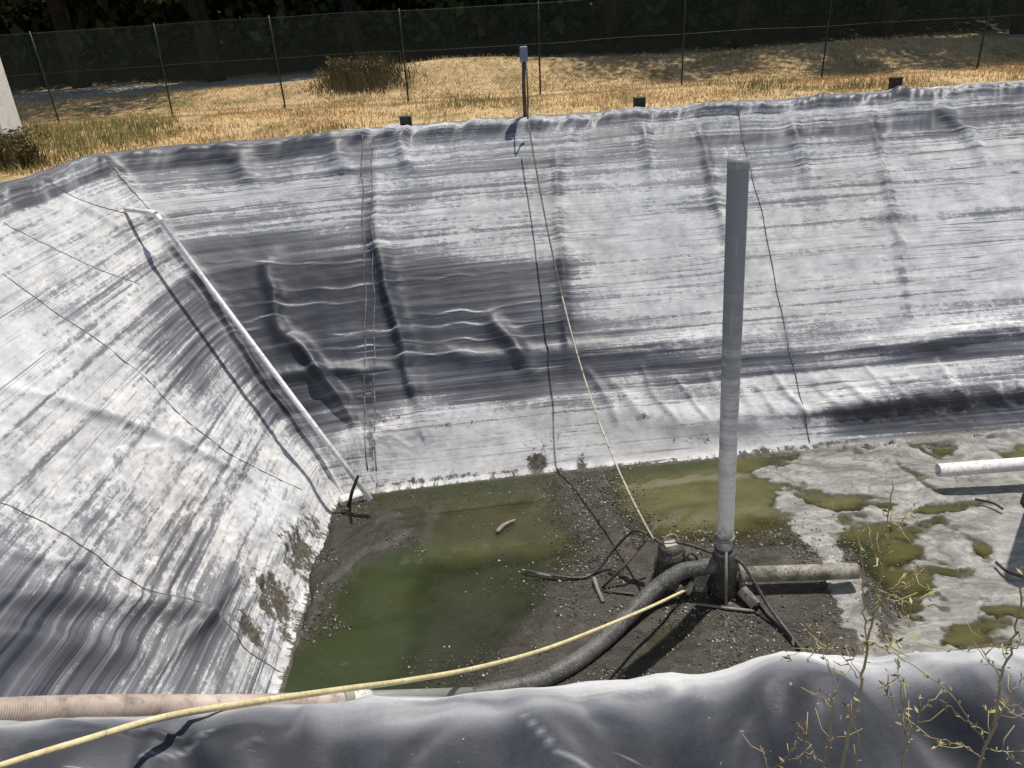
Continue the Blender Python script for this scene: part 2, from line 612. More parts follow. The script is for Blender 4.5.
def mat_floor():
    t = NT('pond_bed')
    P = t.n('ShaderNodeNewGeometry').outputs['Position']
    sc, wet = t.attr('scum'), t.attr('depth')
    n1 = t.noise(P, 2.2, 8, .65, .6)
    n2 = t.noise(P, 14, 8, .75)
    n3 = t.noise(P, 40, 4, .7)
    mud = t.ramp(n1, [(.3, (.010, .0085, .005)), (.55, (.027, .022, .0135)), (.78, (.058, .047, .031))])
    grit = t.ramp(n3, [(.58, 0.0), (.68, .4)])
    mud = t.mix(t.math('MULTIPLY', grit, t.ramp(n1, [(.35, .1), (.6, 1.0)])), mud, (.26, .25, .23))
    # pale dry scum mats
    sw = t.noise(t.coord('Object', (1, 2.2, 1)), 1.4, 7, .62, 1.6)
    scol = t.ramp(sw, [(.28, (.07, .067, .06)), (.42, (.165, .16, .147)), (.55, (.27, .265, .248)), (.72, (.40, .395, .37))])
    scol = t.mix(t.ramp(n2, [(.46, 0.0), (.64, .7)]), scol, (.12, .112, .095))
    ck = t.noise(t.coord('Object', (1, 1.8, 1), (4, 2, 0)), 1.0, 6, .6, 1.2)
    scol = t.mix(t.ramp(ck, [(.472, 0.0), (.49, .75), (.508, 0.0)]), scol, (.06, .054, .042))
    f = t.math('ADD', sc, t.math('MULTIPLY', t.math('SUBTRACT', n2, .5), .7))
    m = t.ramp(f, [(.4, 0.0), (.56, 1.0)])
    col = t.mix(m, mud, scol)
    rimc = t.ramp(f, [(.34, 0.0), (.47, .85), (.62, 0.0)])
    col = t.mix(rimc, col, (.085, .072, .048))
    t.set(col, t.ramp(m, [(0, .42), (1, .45)]), .35)
    t.bump(t.math('ADD', n2, t.math('MULTIPLY', n3, .6)), .6, .02)
    return t.m


M['bed'] = mat_floor()


def mat_water():
    t = NT('murky_water')
    P = t.n('ShaderNodeNewGeometry').outputs['Position']
    dep, alg = t.attr('depth'), t.attr('algae')
    n = t.noise(t.coord('Object', (.8, 1.6, 1)), 1.1, 5, .6, .8)
    n2 = t.noise(P, 9, 5, .7)
    deep = t.ramp(n, [(.3, (.026, .036, .015)), (.7, (.048, .056, .025))])
    olive = t.ramp(n, [(.3, (.052, .050, .018)), (.7, (.105, .096, .036))])
    col = t.mix(alg, deep, olive)
    col = t.mix(t.ramp(n2, [(.62, 0.0), (.72, .5)]), col, (.10, .10, .05))
    t.set(col, .045, .5)
    t.b.inputs['IOR'].default_value = 1.33
    t.l(t.ramp(dep, [(0.0, .22), (.25, .62), (.6, .93), (1.0, 1.0)]), t.b.inputs['Alpha'])
    t.bump(t.noise(t.coord('Object', (2, 5, 1)), 2.0, 3, .5), .022, .02)
    return t.m


M['water'] = mat_water()


def mat_stone():
    t = NT('floating_grit')
    rnd = t.n('ShaderNodeNewGeometry').outputs['Random Per Island']
    t.set(t.ramp(rnd, [(0.0, (.02, .018, .016)), (.5, (.085, .074, .055)), (.8, (.24, .22, .175)), (1.0, (.52, .49, .42))]), .7, .35)
    return t.m


M['stone'] = mat_stone()

# ------------------------------------------------------------------ pond liner: the two visible slopes
pairs = [((-6.05, 0.6), (-2.56, 0.6)), ((-6.05, 3), (-2.56, 3)), ((-6.05, 6), (-2.56, 5.5)), ((-6.04, 9), (-2.56, 7.6)),
         ((-6.0, 11), (-2.56, 8.65)), ((-5.9, 12.0), (-2.53, 9.0)), ((-5.0, 12.35), (-2.43, 9.06)),
         ((-3.74, 12.67), (-2.25, 9.1)), ((-2.2, 13.0), (-1.95, 9.14)), ((-.9, 13.25), (-.8, 9.27)), ((.5, 13.4), (.6, 9.42)),
         ((4.1, 13.69), (4.3, 9.6)), ((9.3, 14.26), (9.3, 9.8)), ((13.5, 14.7), (12.5, 9.9)), ((16.2, 14.9), (13.0, 9.9)),
         ((16.8, 13.5), (13.2, 9.0)), ((16.8, 1.0), (13.2, 1.0))]
RIM = np.array([p[0] for p in pairs], float)
TOE = np.array([p[1] for p in pairs], float)
seg = .5 * (np.linalg.norm(np.diff(RIM, axis=0), axis=1) + np.linalg.norm(np.diff(TOE, axis=0), axis=1))
SK = np.concatenate([[0], np.cumsum(seg)])
S_VIS = SK[12] + 1.5
sv = np.concatenate([np.arange(0, S_VIS, .024), np.arange(S_VIS, SK[-1], .2)])
rim = np.stack([np.interp(sv, SK, RIM[:, k]) for k in (0, 1)], 1)
toe = np.stack([np.interp(sv, SK, TOE[:, k]) for k in (0, 1)], 1)
rim, toe = smooth(rim, 54, 0), smooth(toe, 14, 0)
SL = 5.85
tv = np.concatenate([np.arange(-.36, SL, .022), np.arange(SL, SL + .7, .06)])
NS, NTV = len(sv), len(tv)
S2, V2 = np.meshgrid(sv, tv, indexing='ij')
dirn = toe - rim
dirn /= np.linalg.norm(dirn, axis=1)[:, None]
tn = np.clip(tv / SL, 0, 1)
W = np.zeros((NS, NTV, 3))
for j, t_ in enumerate(tv):
    xy = rim + (toe - rim) * tn[j]
    if t_ < 0:
        xy = rim + dirn * t_
    if t_ > SL:
        xy = toe + dirn * (t_ - SL)
    W[:, j, :2] = xy
    W[:, j, 2] = .04 + (FLOOR - .04) * tn[j] - (0 if t_ < SL else .05 * (t_ - SL))
W = smooth(W, 13, 1)
PX, PY = to_px(W)


def wall(px, py):
    """the (s, v) surface coordinates of the slopes at a spot seen in the photograph"""
    d = (PX - px) ** 2 + (PY - py) ** 2
    d[S2 > S_VIS] = 1e12
    i = np.unravel_index(np.argmin(d), d.shape)
    return S2[i], V2[i]


def wall_xyz(s, v, off=0.0):
    i = np.clip(np.searchsorted(sv, s), 0, NS - 1)
    j = np.clip(np.searchsorted(tv, v), 0, NTV - 1)
    return W[i, j] + WN[i, j] * off


def normals(W):
    a = np.gradient(W, axis=0)
    b = np.gradient(W, axis=1)
    n = np.cross(a, b)
    n /= np.linalg.norm(n, axis=2)[:, :, None] + 1e-12
    return n * np.where(n[:, :, 2:3] < 0, -1, 1)


WN = normals(W)
# amount of mineral deposit, read off the photograph spot by spot
DEP = [
    # far slope
    (130, 160, .35), (170, 158, .25), (230, 152, .22), (300, 146, .25), (360, 142, .32), (440, 136, .40), (520, 130, .45), (600, 124, .48), (680, 118, .48), (760, 112, .48), (860, 105, .48), (960, 98, .5), (1020, 96, .5),
    (150, 178, .34), (220, 172, .28), (300, 166, .36), (380, 160, .42), (460, 156, .45), (540, 152, .48), (620, 150, .50), (700, 145, .48), (780, 138, .46), (860, 132, .46), (940, 128, .47), (1020, 125, .48),
    (170, 200, .80), (240, 195, .72), (310, 190, .75), (380, 188, .72), (460, 190, .72), (540, 182, .72), (620, 178, .74), (700, 170, .58), (780, 165, .55), (860, 160, .66), (940, 152, .74), (1020, 150, .76),
    (190, 225, .50), (260, 222, .55), (330, 218, .60), (400, 216, .66), (480, 216, .70), (560, 212, .74), (640, 205, .74), (700, 200, .64), (790, 205, .62), (860, 200, .70), (940, 190, .70), (1020, 185, .74),
    (205, 245, .22), (270, 245, .26), (340, 245, .32), (410, 245, .58), (480, 248, .62), (545, 248, .66), (620, 240, .76), (690, 240, .76), (790, 240, .70), (860, 240, .74), (940, 230, .72), (1020, 225, .74),
    (220, 270, .18), (280, 270, .18), (340, 270, .22), (410, 272, .32), (480, 275, .42), (545, 275, .46), (600, 275, .78), (690, 275, .74), (790, 275, .74), (860, 275, .74), (940, 270, .70), (1020, 265, .76),
    (245, 300, .10), (300, 300, .08), (360, 300, .12), (420, 302, .22), (490, 305, .25), (545, 305, .30), (610, 305, .68), (690, 305, .72), (790, 305, .74), (860, 305, .70), (940, 305, .66), (1020, 300, .72),
    (270, 330, .06), (320, 330, .05), (380, 332, .08), (440, 335, .06), (500, 335, .05), (545, 335, .10), (610, 335, .55), (690, 335, .58), (790, 335, .62), (860, 335, .64), (940, 335, .62), (1020, 330, .62),
    (290, 360, .08), (340, 360, .05), (390, 362, .08), (450, 365, .06), (510, 365, .08), (550, 365, .15), (610, 362, .40), (690, 365, .44), (790, 362, .48), (860, 362, .62), (940, 360, .35), (1020, 358, .35),
    (315, 388, .18), (350, 388, .15), (400, 390, .28), (460, 390, .40), (520, 390, .45), (570, 388, .5), (630, 385, .58), (690, 390, .5), (790, 388, .62), (860, 388, .64), (940, 382, .62), (1020, 380, .62),
    (335, 415, .5), (370, 415, .45), (410, 415, .62), (470, 415, .76), (530, 415, .78), (590, 412, .62), (640, 410, .66), (700, 410, .7), (790, 412, .74), (860, 410, .56), (940, 408, .46), (1020, 405, .48),
    (350, 445, .7), (400, 445, .85), (470, 445, .88), (540, 440, .85), (600, 440, .85), (660, 435, .85), (720, 435, .8), (800, 430, .7), (870, 428, .5), (940, 426, .42), (1020, 422, .48),
    (370, 470, .75), (430, 466, .85), (500, 462, .85), (580, 460, .8), (660, 452, .9), (740, 446, .85),
    (200, 250, .30), (225, 283, .14), (248, 318, .07), (268, 348, .05), (285, 374, .06), (305, 402, .12), (322, 428, .3), (258, 300, .10), (300, 345, .06), (318, 372, .07),
    # left slope
    (20, 195, .48), (60, 185, .42), (100, 178, .44), (0, 225, .80), (60, 215, .85), (110, 200, .78), (30, 280, .82), (100, 265, .80), (150, 245, .72), (0, 330, .84), (60, 320, .78), (130, 310, .58), (170, 280, .58), (185, 318, .42), (222, 332, .46),
    (100, 360, .68), (160, 355, .46), (210, 370, .46), (240, 400, .72), (0, 390, .82), (50, 400, .76), (100, 410, .62), (180, 420, .62), (260, 440, .74), (300, 475, .85), (330, 500, .85),
    (20, 450, .76), (80, 470, .64), (140, 460, .58), (200, 470, .58), (250, 500, .62), (310, 515, .8), (0, 500, .74), (50, 520, .52), (110, 530, .52), (160, 540, .54), (220, 540, .68), (280, 540, .72),
    (0, 550, .46), (50, 570, .36), (110, 580, .36), (160, 590, .48), (210, 600, .52), (0, 610, .15), (50, 620, .16), (100, 610, .28), (150, 620, .30), (190, 635, .26), (222, 655, .5),
    (20, 660, .10), (70, 670, .12), (120, 670, .26), (170, 670, .42), (205, 685, .5), (250, 655, .78), (270, 665, .80), (235, 620, .5),
    (300, 560, .62), (275, 610, .6), (300, 640, .6)]
cs = np.array([wall(a, b) for a, b, _ in DEP])
dv = np.array([c for *_, c in DEP])
dv = np.where((dv > .42) & (dv < .57), dv - .07, dv)
LEFT0 = next(i for i, d_ in enumerate(DEP) if d_[:2] == (20, 195))
dv[LEFT0:] = dv[LEFT0:] - .13 * sstep(.6, .8, dv[LEFT0:]) + .05 * (dv[LEFT0:] < .66) * (dv[LEFT0:] > .25)
num = np.zeros(S2.shape); den = np.full(S2.shape, 1e-9)
for (s0, v0), d0 in zip(cs, dv):
    w = 1.0 / ((((S2 - s0) / 1.15) ** 2 + ((V2 - v0) / .62) ** 2 + .05) ** 1.9)
    num += w * d0; den += w
deposit = num / den
deposit = deposit + .26 * (fbm(S2 * .22, V2 * 4.6, 25, 4, .55) - .5) + .16 * (fbm(S2 * .5, V2 * 1.5, 27, 3) - .5)
deposit = np.where(S2 > S_VIS, .55, deposit)

dirt = np.zeros(S2.shape)


def blob(px, py, rs, rv, a, arr):
    s0, v0 = wall(px, py)
    return np.maximum(arr, a * np.exp(-((S2 - s0) / rs) ** 2 - ((V2 - v0) / rv) ** 2))


for b in [(300, 555, .6, .50, .72), (275, 600, .5, .55, .72), (312, 525, .5, .35, .6), (250, 632, .22, .32, .75), (318, 590, .6, .4, .5), (290, 630, .5, .35, .52),
          (538, 462, .17, .22, .95), (582, 464, .12, .18, .7), (600, 470, .9, .06, .55), (420, 480, 1.2, .07, .6), (500, 472, .8, .06, .55),
          (850, 446, 1.2, .08, .75), (960, 436, 1.5, .09, .8), (760, 452, .5, .07, .7), (960, 412, .8, .22, .45), (880, 425, .7, .12, .42),
          (372, 440, .1, .5, .5), (455, 425, .5, .10, .36), (640, 418, .7, .10, .36), (560, 440, .8, .10, .34), (700, 440, .5, .12, .38), (400, 420, .25, .15, .40), (350, 470, .3, .2, .4), (330, 498, .2, .2, .45), (520, 395, 1.2, .05, .25)]:
    dirt = blob(*b, dirt)
dirt = np.maximum(dirt, .9 * sstep(SL - .06, SL + .06, V2))
crumple = np.zeros(S2.shape)
for b in [(150, 400, 1.4, .9, .45), (180, 470, 1.6, 1.1, .95), (240, 510, 1.1, .9, .9), (120, 540, 1.0, .8, .8), (260, 450, 1.0, .9, .7), (70, 470, 1.0, 1.0, .6), (300, 520, .6, .8, .6), (280, 600, .9, .7, .8)]:
    crumple = blob(*b, crumple)
for b in [(930, 410, 1.8, .5, .6), (800, 405, 1.0, .4, .4), (380, 440, .6, .45, .6)]:
    crumple = blob(*b, crumple)

# bare sheet laps, plus cord shadow and fold shade painted as thin deposit
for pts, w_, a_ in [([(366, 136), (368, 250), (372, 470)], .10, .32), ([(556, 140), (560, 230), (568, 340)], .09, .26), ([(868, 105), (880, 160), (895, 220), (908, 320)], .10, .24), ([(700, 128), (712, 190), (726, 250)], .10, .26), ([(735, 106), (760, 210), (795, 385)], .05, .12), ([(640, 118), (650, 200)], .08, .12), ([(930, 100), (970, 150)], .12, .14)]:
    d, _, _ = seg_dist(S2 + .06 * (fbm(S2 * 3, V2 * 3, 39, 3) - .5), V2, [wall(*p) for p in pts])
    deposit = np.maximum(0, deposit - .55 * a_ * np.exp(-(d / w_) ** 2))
# folds, hangs and wrinkles of the sheet (metres along the normal)
crumple *= .68
H = np.zeros(S2.shape)
vis = S2 <= S_VIS
H += .075 * (fbm(S2 * .9, V2 * .22, 3, 3) - .5) * sstep(-.1, .6, V2)
# hem: short hangs under the rim
edge = np.exp(-np.clip(V2, 0, 9) / .45)
H += edge * .24 * (fbm(S2 * 2.3 + .8 * V2, V2 * .25, 21, 4, .6) - .5)
H += .06 * np.exp(-((V2 - .05) / .14) ** 2) * (1 - 2 * np.abs(2 * fbm(S2 * 3.0 + 1.5 * V2, V2 * 0, 5, 3) - 1))
# horizontal sag ridges in the bare area
H += .022 * (fbm(S2 * .35 + 3, V2 * 3.4 + .25 * np.sin(S2 * 1.7), 33, 3) - .5)
for pts in [[(378, 318), (430, 314), (490, 310), (520, 302), (565, 298)], [(310, 336), (378, 330), (450, 325), (500, 322), (565, 318)], [(300, 352), (370, 345), (430, 342), (500, 336), (560, 334)],
            [(320, 362), (400, 356), (470, 352), (560, 347)], [(235, 322), (262, 318), (290, 317)], [(240, 331), (262, 328)], [(210, 290), (300, 290), (355, 285), (460, 276), (550, 268)], [(225, 306), (300, 305), (380, 300)],
            [(600, 318), (700, 312), (800, 308), (1000, 290)], [(200, 262), (300, 264), (420, 258)]]:
    L_ = [wall(*p) for p in pts]
    d, _, pos = seg_dist(S2, V2 + .02 * np.sin(S2 * 9) + .05 * (fbm(S2 * 1.5, V2 * 0, 35, 3) - .5), L_)
    k_ = np.exp(-(d / .021) ** 2) * np.sin(np.clip(pos, .03, .97) * pi) ** .5
    deposit = np.maximum(deposit, np.where(k_ > .05, .62 * k_ * (.5 + vnoise(S2 * 3, V2 * 3, 37)), 0))
    H += .004 * k_
# crumpled skin
ang = .55
ca_, sa_ = cos(ang), sin(ang)
cu, cv = S2 * ca_ + V2 * sa_, -S2 * sa_ + V2 * ca_
cn = 1 - np.abs(2 * fbm(cu * 2.6 + 1.2 * fbm(S2 * 1.3, V2 * 1.3, 8, 2), cv * 4.6, 41, 4) - 1) * 2
H += .055 * crumple * cn
H += .018 * (fbm(S2 * 2.4, V2 * 1.8, 55, 4) - .5)
# toe bulge of the sheet
H += .10 * np.exp(-((V2 - 5.1 - .25 * np.sin(S2 * .8)) / .3) ** 2) * fbm(S2 * .8, V2 * .3, 61, 2)


def line(pts):
    return [wall(*p) for p in pts]


WOB = .16 * (fbm(S2 * 2.2, V2 * 2.2, 63, 4, .55) - .5)


def fold(pts, w, h, fade=True, asym=0.0):
    global H
    d, side, pos = seg_dist(S2 + WOB, V2 + WOB * .8, line(pts))
    k = np.sin(np.clip(pos, .02, .98) * pi) ** .5 if fade else 1.0
    ww = w * np.where(side > 0, 1 + asym, 1 - asym)
    H += 1.45 * h * k * np.exp(-(d / (.8 * ww)) ** 2)


fold([(374, 190), (378, 250), (386, 300), (402, 345), (412, 390), (420, 430)], .15, .095, True, .35)
fold([(285, 335), (305, 350), (325, 378), (345, 405), (356, 428)], .16, .11)
fold([(272, 255), (272, 300), (284, 345)], .13, .05)
fold([(490, 318), (515, 345), (535, 375)], .16, .07)
fold([(556, 150), (560, 230), (568, 330), (570, 380)], .11, .04)
fold([(700, 128), (712, 190), (724, 240), (726, 300)], .12, .05)
fold([(868, 105), (880, 160), (895, 220), (906, 290)], .12, .045)
fold([(930, 100), (965, 130), (985, 165)], .16, .05)
fold([(790, 115), (800, 150), (805, 185)], .15, .05)
fold([(640, 118), (648, 170)], .14, .05)
fold([(400, 135), (410, 170)], .13, .06)
fold([(330, 140), (338, 175)], .13, .06)
fold([(240, 148), (252, 185)], .13, .06)
# horizontal bulges near the toe; their undersides fall into shade
fold([(425, 352), (500, 358), (560, 352), (600, 346)], .15, .035)
fold([(560, 354), (640, 346), (700, 338), (780, 340)], .18, .045)
fold([(840, 352), (950, 338), (1000, 330), (1080, 326)], .16, .085)
fold([(790, 414), (880, 402), (940, 394), (1010, 388), (1090, 382)], .17, .06)
fold([(270, 378), (330, 372), (400, 372)], .13, .05)
# soft slack creases low on the slope
for k_ in range(16):
    a_ = 590 + k_ * 27 + 9 * math.sin(k_ * 5.1)
    fold([(a_, 372 + 10 * math.sin(k_ * 2.3)), (a_ + 14, 392), (a_ + 30 + 10 * math.sin(k_), 425 - k_)], .075 + .02 * math.sin(k_ * 1.7), .028 + .012 * math.sin(k_ * 3.1))
# folds of the smooth, bare part of the left slope
fold([(-30, 590), (60, 600), (120, 605), (190, 612), (230, 640)], .16, .10)
fold([(-40, 630), (60, 650), (150, 660)], .2, .10)
fold([(205, 690), (250, 590), (300, 520)], .10, .04)
fold([(140, 690), (210, 610), (250, 560)], .09, .05)
fold([(0, 545), (80, 570), (110, 590)], .07, .04)
fold([(-10, 385), (120, 420), (230, 470), (290, 510)], .08, .05)
fold([(110, 165), (150, 215), (205, 290), (275, 395), (340, 490)], .09, .04, False)
fold([(40, 180), (120, 230), (200, 300)], .07, .03)
H *= np.where(vis, 1, 0) * (1 - .8 * sstep(SL - .5, SL - .05, V2))
H *= np.where(V2 < -.1, .35, 1)
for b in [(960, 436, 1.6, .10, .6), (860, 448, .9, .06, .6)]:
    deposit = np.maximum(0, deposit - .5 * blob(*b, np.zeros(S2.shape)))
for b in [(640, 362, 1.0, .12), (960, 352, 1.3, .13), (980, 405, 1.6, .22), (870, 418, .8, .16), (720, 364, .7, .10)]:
    deposit = np.maximum(.02, deposit - .30 * blob(*b, 1, np.zeros(S2.shape)))  # deposit thinned along the low bulges: their shade painted into the colour
W = W + WN * H[:, :, None]
WN = normals(W)

liner = empty('pond_liner', (0, 8.0, 0.0))
tag(liner, 'grey plastic membrane lining the pond slopes, crusted with white mineral deposit', 'pond liner')
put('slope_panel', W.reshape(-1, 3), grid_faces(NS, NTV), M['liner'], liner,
    uv=np.stack([S2, V2], 2).reshape(-1, 2), attrs=dict(deposit=deposit, dirt=dirt, crumple=crumple))  # deposit includes the painted cord, fold and bulge shade

# weld seams and dark creases running down the sheet
M['seam'] = worn('weld_seam', (.035, .036, .042), (.20, .20, .205), 5, .6, .4, (.42, .42, .41))


def along(pts, off, n=26):
    L = line(pts)
    P = catmull([np.array([a, b, 0]) for a, b in L], max(2, n // (len(L) - 1)))
    Q = [wall_xyz(p[0] + .012 * math.sin(7 * p[1]), p[1], off) for p in P]
    return smooth(np.array(Q), 2, 0)


def seam(pts, r, m='seam'):
    MB().tube(along(pts, r * .25, 60), r, 6).build('weld_seam', M[m], liner)


seam([(361, 136), (362, 230), (364, 330), (367, 470)], .010)
seam([(372, 136), (372, 230), (373, 330), (376, 470)], .009)
seam([(736, 106), (745, 150), (760, 210), (778, 300), (795, 385), (808, 443)], .010)
M['crease'] = worn('dark_crease', (.04, .04, .043), (.13, .13, .135), 5, .6, .4)
seam([(2, 276), (60, 315), (130, 365), (190, 425), (250, 465), (300, 492)], .0055, 'crease')
seam([(2, 503), (70, 540), (130, 585), (190, 612)], .0055, 'crease')
seam([(215, 625), (240, 648), (282, 672)], .006, 'crease')
seam([(45, 178), (80, 200), (122, 214)], .006, 'crease')
seam([(2, 222), (70, 255), (140, 285)], .005)
seam([(100, 162), (128, 190), (148, 214)], .008)

# ------------------------------------------------------------------ pond liner: the near bank under the camera
xs = np.concatenate([np.arange(-7.0, -2.6, .12), np.arange(-2.6, 2.6, .02), np.arange(2.6, 14.0, .12)])
prof = [(-1.5, -.26), (.5, -.20), (.9, -.13), (1.2, -.05), (1.36, .015), (1.47, .035), (1.55, .0), (1.63, -.09), (1.76, -.26), (2.3, -.95), (5.1, FLOOR - .1)]
pp = catmull([np.array([a, b, 0]) for a, b in prof], 14)
pp = smooth(np.array(pp), 3, 0)
yb, zb = pp[:, 0], pp[:, 1]
XB, YB = np.meshgrid(xs, yb, indexing='ij')
ZB = np.broadcast_to(zb, XB.shape).copy()
near = np.exp(-((YB - 1.35) / .42) ** 2)
cx = np.array([-2.3, -1.45, -1.05, -.62, -.42, -.25, -.13, .07, .22, .32, .5, .62, .82, 1.02, 1.2, 1.5, 2.0])
cz = np.array([-.05, -.045, -.04, -.012, -.014, -.032, .002, -.008, -.006, .014, .010, .036, .046, .026, .010, .016, .0])
crest = smooth(np.interp(xs, cx, cz), 6, 0)
ZB += .75 * crest[:, None] * np.exp(-((YB - 1.5) / .3) ** 2)
humps = [(-1.75, .2, .03), (-1.2, .13, .045), (-.92, .07, -.03), (-.72, .09, .035), (-.5, .08, -.05), (-.28, .08, .035), (-.12, .06, -.02), (.04, .12, .055), (.2, .05, -.02), (.37, .09, -.07), (.56, .06, .03), (.70, .11, .07), (.88, .05, -.03), (.99, .06, -.05), (1.2, .12, .055), (1.42, .07, -.03), (1.6, .15, .04)]
for hx, hw, hh in humps:  # soft rolls of the slack sheet
    ZB += 1.7 * hh * np.exp(-((XB - hx - .35 * sin(hx * 9) * (1.4 - YB) - .05 * np.sin(YB * 11 + hx * 7)) / hw) ** 2) * np.exp(-((YB - 1.28) / .19) ** 2)
ZB += near * .06 * (fbm(XB * 2.2 + .6 * YB, YB * 2.4, 71, 4, .45) - .5)
rg_ = fbm(XB * 2.6 + .9 * YB, YB * 1.5 - .5 * XB, 73, 3, .4)
ZB += near * .03 * (1 - np.clip(np.abs(2 * rg_ - 1) * 5, 0, 1)) ** 1.5
rg_ = fbm(XB * 1.3 - 1.2 * YB, YB * 5 + .8 * XB, 74, 3, .45)
ZB += .022 * (1 - np.clip(np.abs(2 * rg_ - 1) * 6, 0, 1)) ** 1.5 * np.exp(-((YB - 1.46) / .12) ** 2)
YB2 = YB + .10 * (fbm(XB * 1.4 + 5, YB * .3, 75, 2) - .5) * np.exp(-((YB - 1.5) / .25) ** 2)
crestY = 1.395 + .10 * (fbm(XB * 1.5, XB * 0, 77, 3) - .5)
lf = .05 * sstep(-.2, -.7, XB)
dpb = .085 + .40 * sstep(0, .10, YB - crestY - lf) * (.55 + .9 * fbm(XB * 1.1 + 3 * YB, YB * 16, 85, 4, .6)) + .1 * sstep(.05, .12, YB - crestY - lf) + .14 * sstep(-.04, .05, YB - crestY) * sstep(-.1, .4, XB) + .16 * (fbm(XB * 1.3, YB * 1.5, 81, 4) - .5)
dpb += .35 * sstep(.62, .75, fbm(XB * 3 + YB * 2, YB * 7 - XB, 83, 4)) * sstep(-.4, -.8, XB)
for sx0, sy0, sx1, sy1 in [(-.02, 1.42, .06, 1.30), (.06, 1.30, .14, 1.26), (-1.0, 1.38, -.8, 1.44), (1.2, 1.3, 1.3, 1.36)]:
    d, _, _ = seg_dist(XB, YB, [(sx0, sy0), (sx1, sy1)])
    dpb = np.maximum(dpb, .5 * np.exp(-(d / .006) ** 2))
put('bank_panel', np.stack([XB, YB2, ZB], 2).reshape(-1, 3), grid_faces(*XB.shape)[:, ::-1], M['liner_bank'], liner,
    uv=np.stack([XB, YB * 1.2], 2).reshape(-1, 2), attrs=dict(deposit=dpb, dirt=np.zeros(XB.shape), crumple=np.full(XB.shape, .1)))


def bank_z(x, y):
    i = np.argmin(np.abs(xs - x)); j = np.argmin(np.abs(yb - y))
    return ZB[i, j]


# ------------------------------------------------------------------ pond bed, water, grit
def fl(pts):
    return [tuple(at_z(a, b, FLOOR)[:2]) for a, b in pts]


fx = np.arange(-3.2, 13.4, .026)
fy = np.arange(4.6, 10.6, .026)
FX, FY = np.meshgrid(fx, fy, indexing='ij')
rag = (fbm(FX * 1.6, FY * 1.6, 91, 5, .6) - .5) * .42
rag2 = (fbm(FX * 1.1, FY * 1.9, 95, 6, .7) - .5) * 1.1
mudp = [[(345, 495), (402, 512), (400, 540), (362, 556), (332, 582), (315, 620), (298, 645), (310, 560)],
        [(548, 612), (560, 588), (576, 566), (594, 552), (640, 542), (700, 540), (780, 542), (850, 556), (880, 600), (900, 650), (920, 720), (440, 720), (475, 690), (510, 660), (530, 635)],
        [(572, 478), (600, 476), (612, 505), (640, 528), (650, 555), (588, 560), (578, 520)]]
shal = [[(385, 488), (560, 470), (604, 474), (600, 545), (545, 552), (440, 552), (405, 530)],
        [(420, 560), (600, 540), (560, 700), (360, 700), (400, 640)],
        [(730, 505), (830, 520), (850, 545), (740, 545)]]
pud = [[(640, 632), (662, 616), (690, 618), (672, 648), (645, 655)]]
scp = [[(738, 472), (765, 462), (800, 452), (1080, 430), (1500, 400), (1500, 700), (990, 655), (930, 625), (935, 572), (905, 566), (882, 549), (900, 534), (938, 537), (925, 525), (872, 521), (850, 512), (872, 504), (862, 495), (832, 490), (800, 489), (770, 486)],
       [(775, 474), (802, 490), (832, 524), (840, 558), (852, 598), (882, 638), (908, 668), (872, 668), (858, 632), (843, 592), (822, 562), (810, 530), (770, 502)],
       [(880, 640), (940, 600), (960, 660), (900, 670)]]
hole = [[(858, 536), (905, 529), (938, 549), (925, 560), (897, 570), (928, 590), (935, 618), (900, 625), (876, 606), (862, 570)],
        [(928, 446), (950, 445), (957, 457), (935, 462)], [(990, 449), (1040, 443), (1040, 460), (1000, 464)],
        [(938, 598), (966, 599), (962, 613), (936, 618)], [(950, 624), (1000, 612), (1006, 632), (950, 640)], [(905, 470), (930, 476), (940, 492), (925, 496), (912, 484)]]
mud = np.full(FX.shape, -9.0)
for p in mudp: mud = np.maximum(mud, poly_sd(FX, FY, fl(p)))
for p in pud: mud = np.minimum(mud, -poly_sd(FX, FY, fl(p)))
sh = np.full(FX.shape, -9.0)
for p in shal: sh = np.maximum(sh, poly_sd(FX, FY, fl(p)))
sc = np.full(FX.shape, -9.0)
for p in scp: sc = np.maximum(sc, poly_sd(FX, FY, fl(p)))
for p in hole: sc = np.minimum(sc, -poly_sd(FX, FY, fl(p)))
for c_ in [[(872, 503), (915, 512), (1010, 498), (1060, 492)], [(956, 530), (986, 548), (984, 566), (955, 574), (905, 566)], [(862, 528), (905, 525), (940, 520)],
           [(930, 590), (985, 600), (1020, 612)], [(890, 535), (925, 545), (935, 560)]]:
    d, _, _ = seg_dist(FX, FY, fl(c_))
    sc = np.minimum(sc, (d - .035) * 1.2)
sc_r = sc + .06 + rag2 * .58 + .22 * (fbm(FX * 4.0, FY * 6, 97, 4, .7) - .5)
rn_ = fbm(FX * .8 + .3 * FY, FY * 1.5, 99, 4, .55)
sc_r -= .17 * np.clip(1 - np.abs(2 * rn_ - 1) * 10, 0, 1) * sstep(.3, .5, fbm(FX * .6, FY * .6, 98, 2))
sc_r += .0
mud_r = mud + rag * .9
scumm = sstep(-.14, .10, sc_r)
mudm = sstep(-.62, .14, mud_r)
shm = sstep(-.3, .3, sh + rag)
toeY = np.interp(FX, TOE[5:15, 0], TOE[5:15, 1])
apron = sstep(.25, 0, toeY - FY) + sstep(.14, .0, FX + 2.56)
FZ = -.34 + .275 * shm
FZ = FZ + (.035 - FZ) * mudm
FZ = np.where(scumm > 0, FZ + (.010 - FZ) * scumm ** .6, FZ)
FZ += mudm * .035 * (fbm(FX * 3.2, FY * 3.2, 101, 5, .62) - .55) + .012 * (fbm(FX * 11, FY * 11, 103, 3) - .5)
FZ += scumm * .032 * (fbm(FX * 1.0, FY * 2.2, 105, 5, .6) - .42)
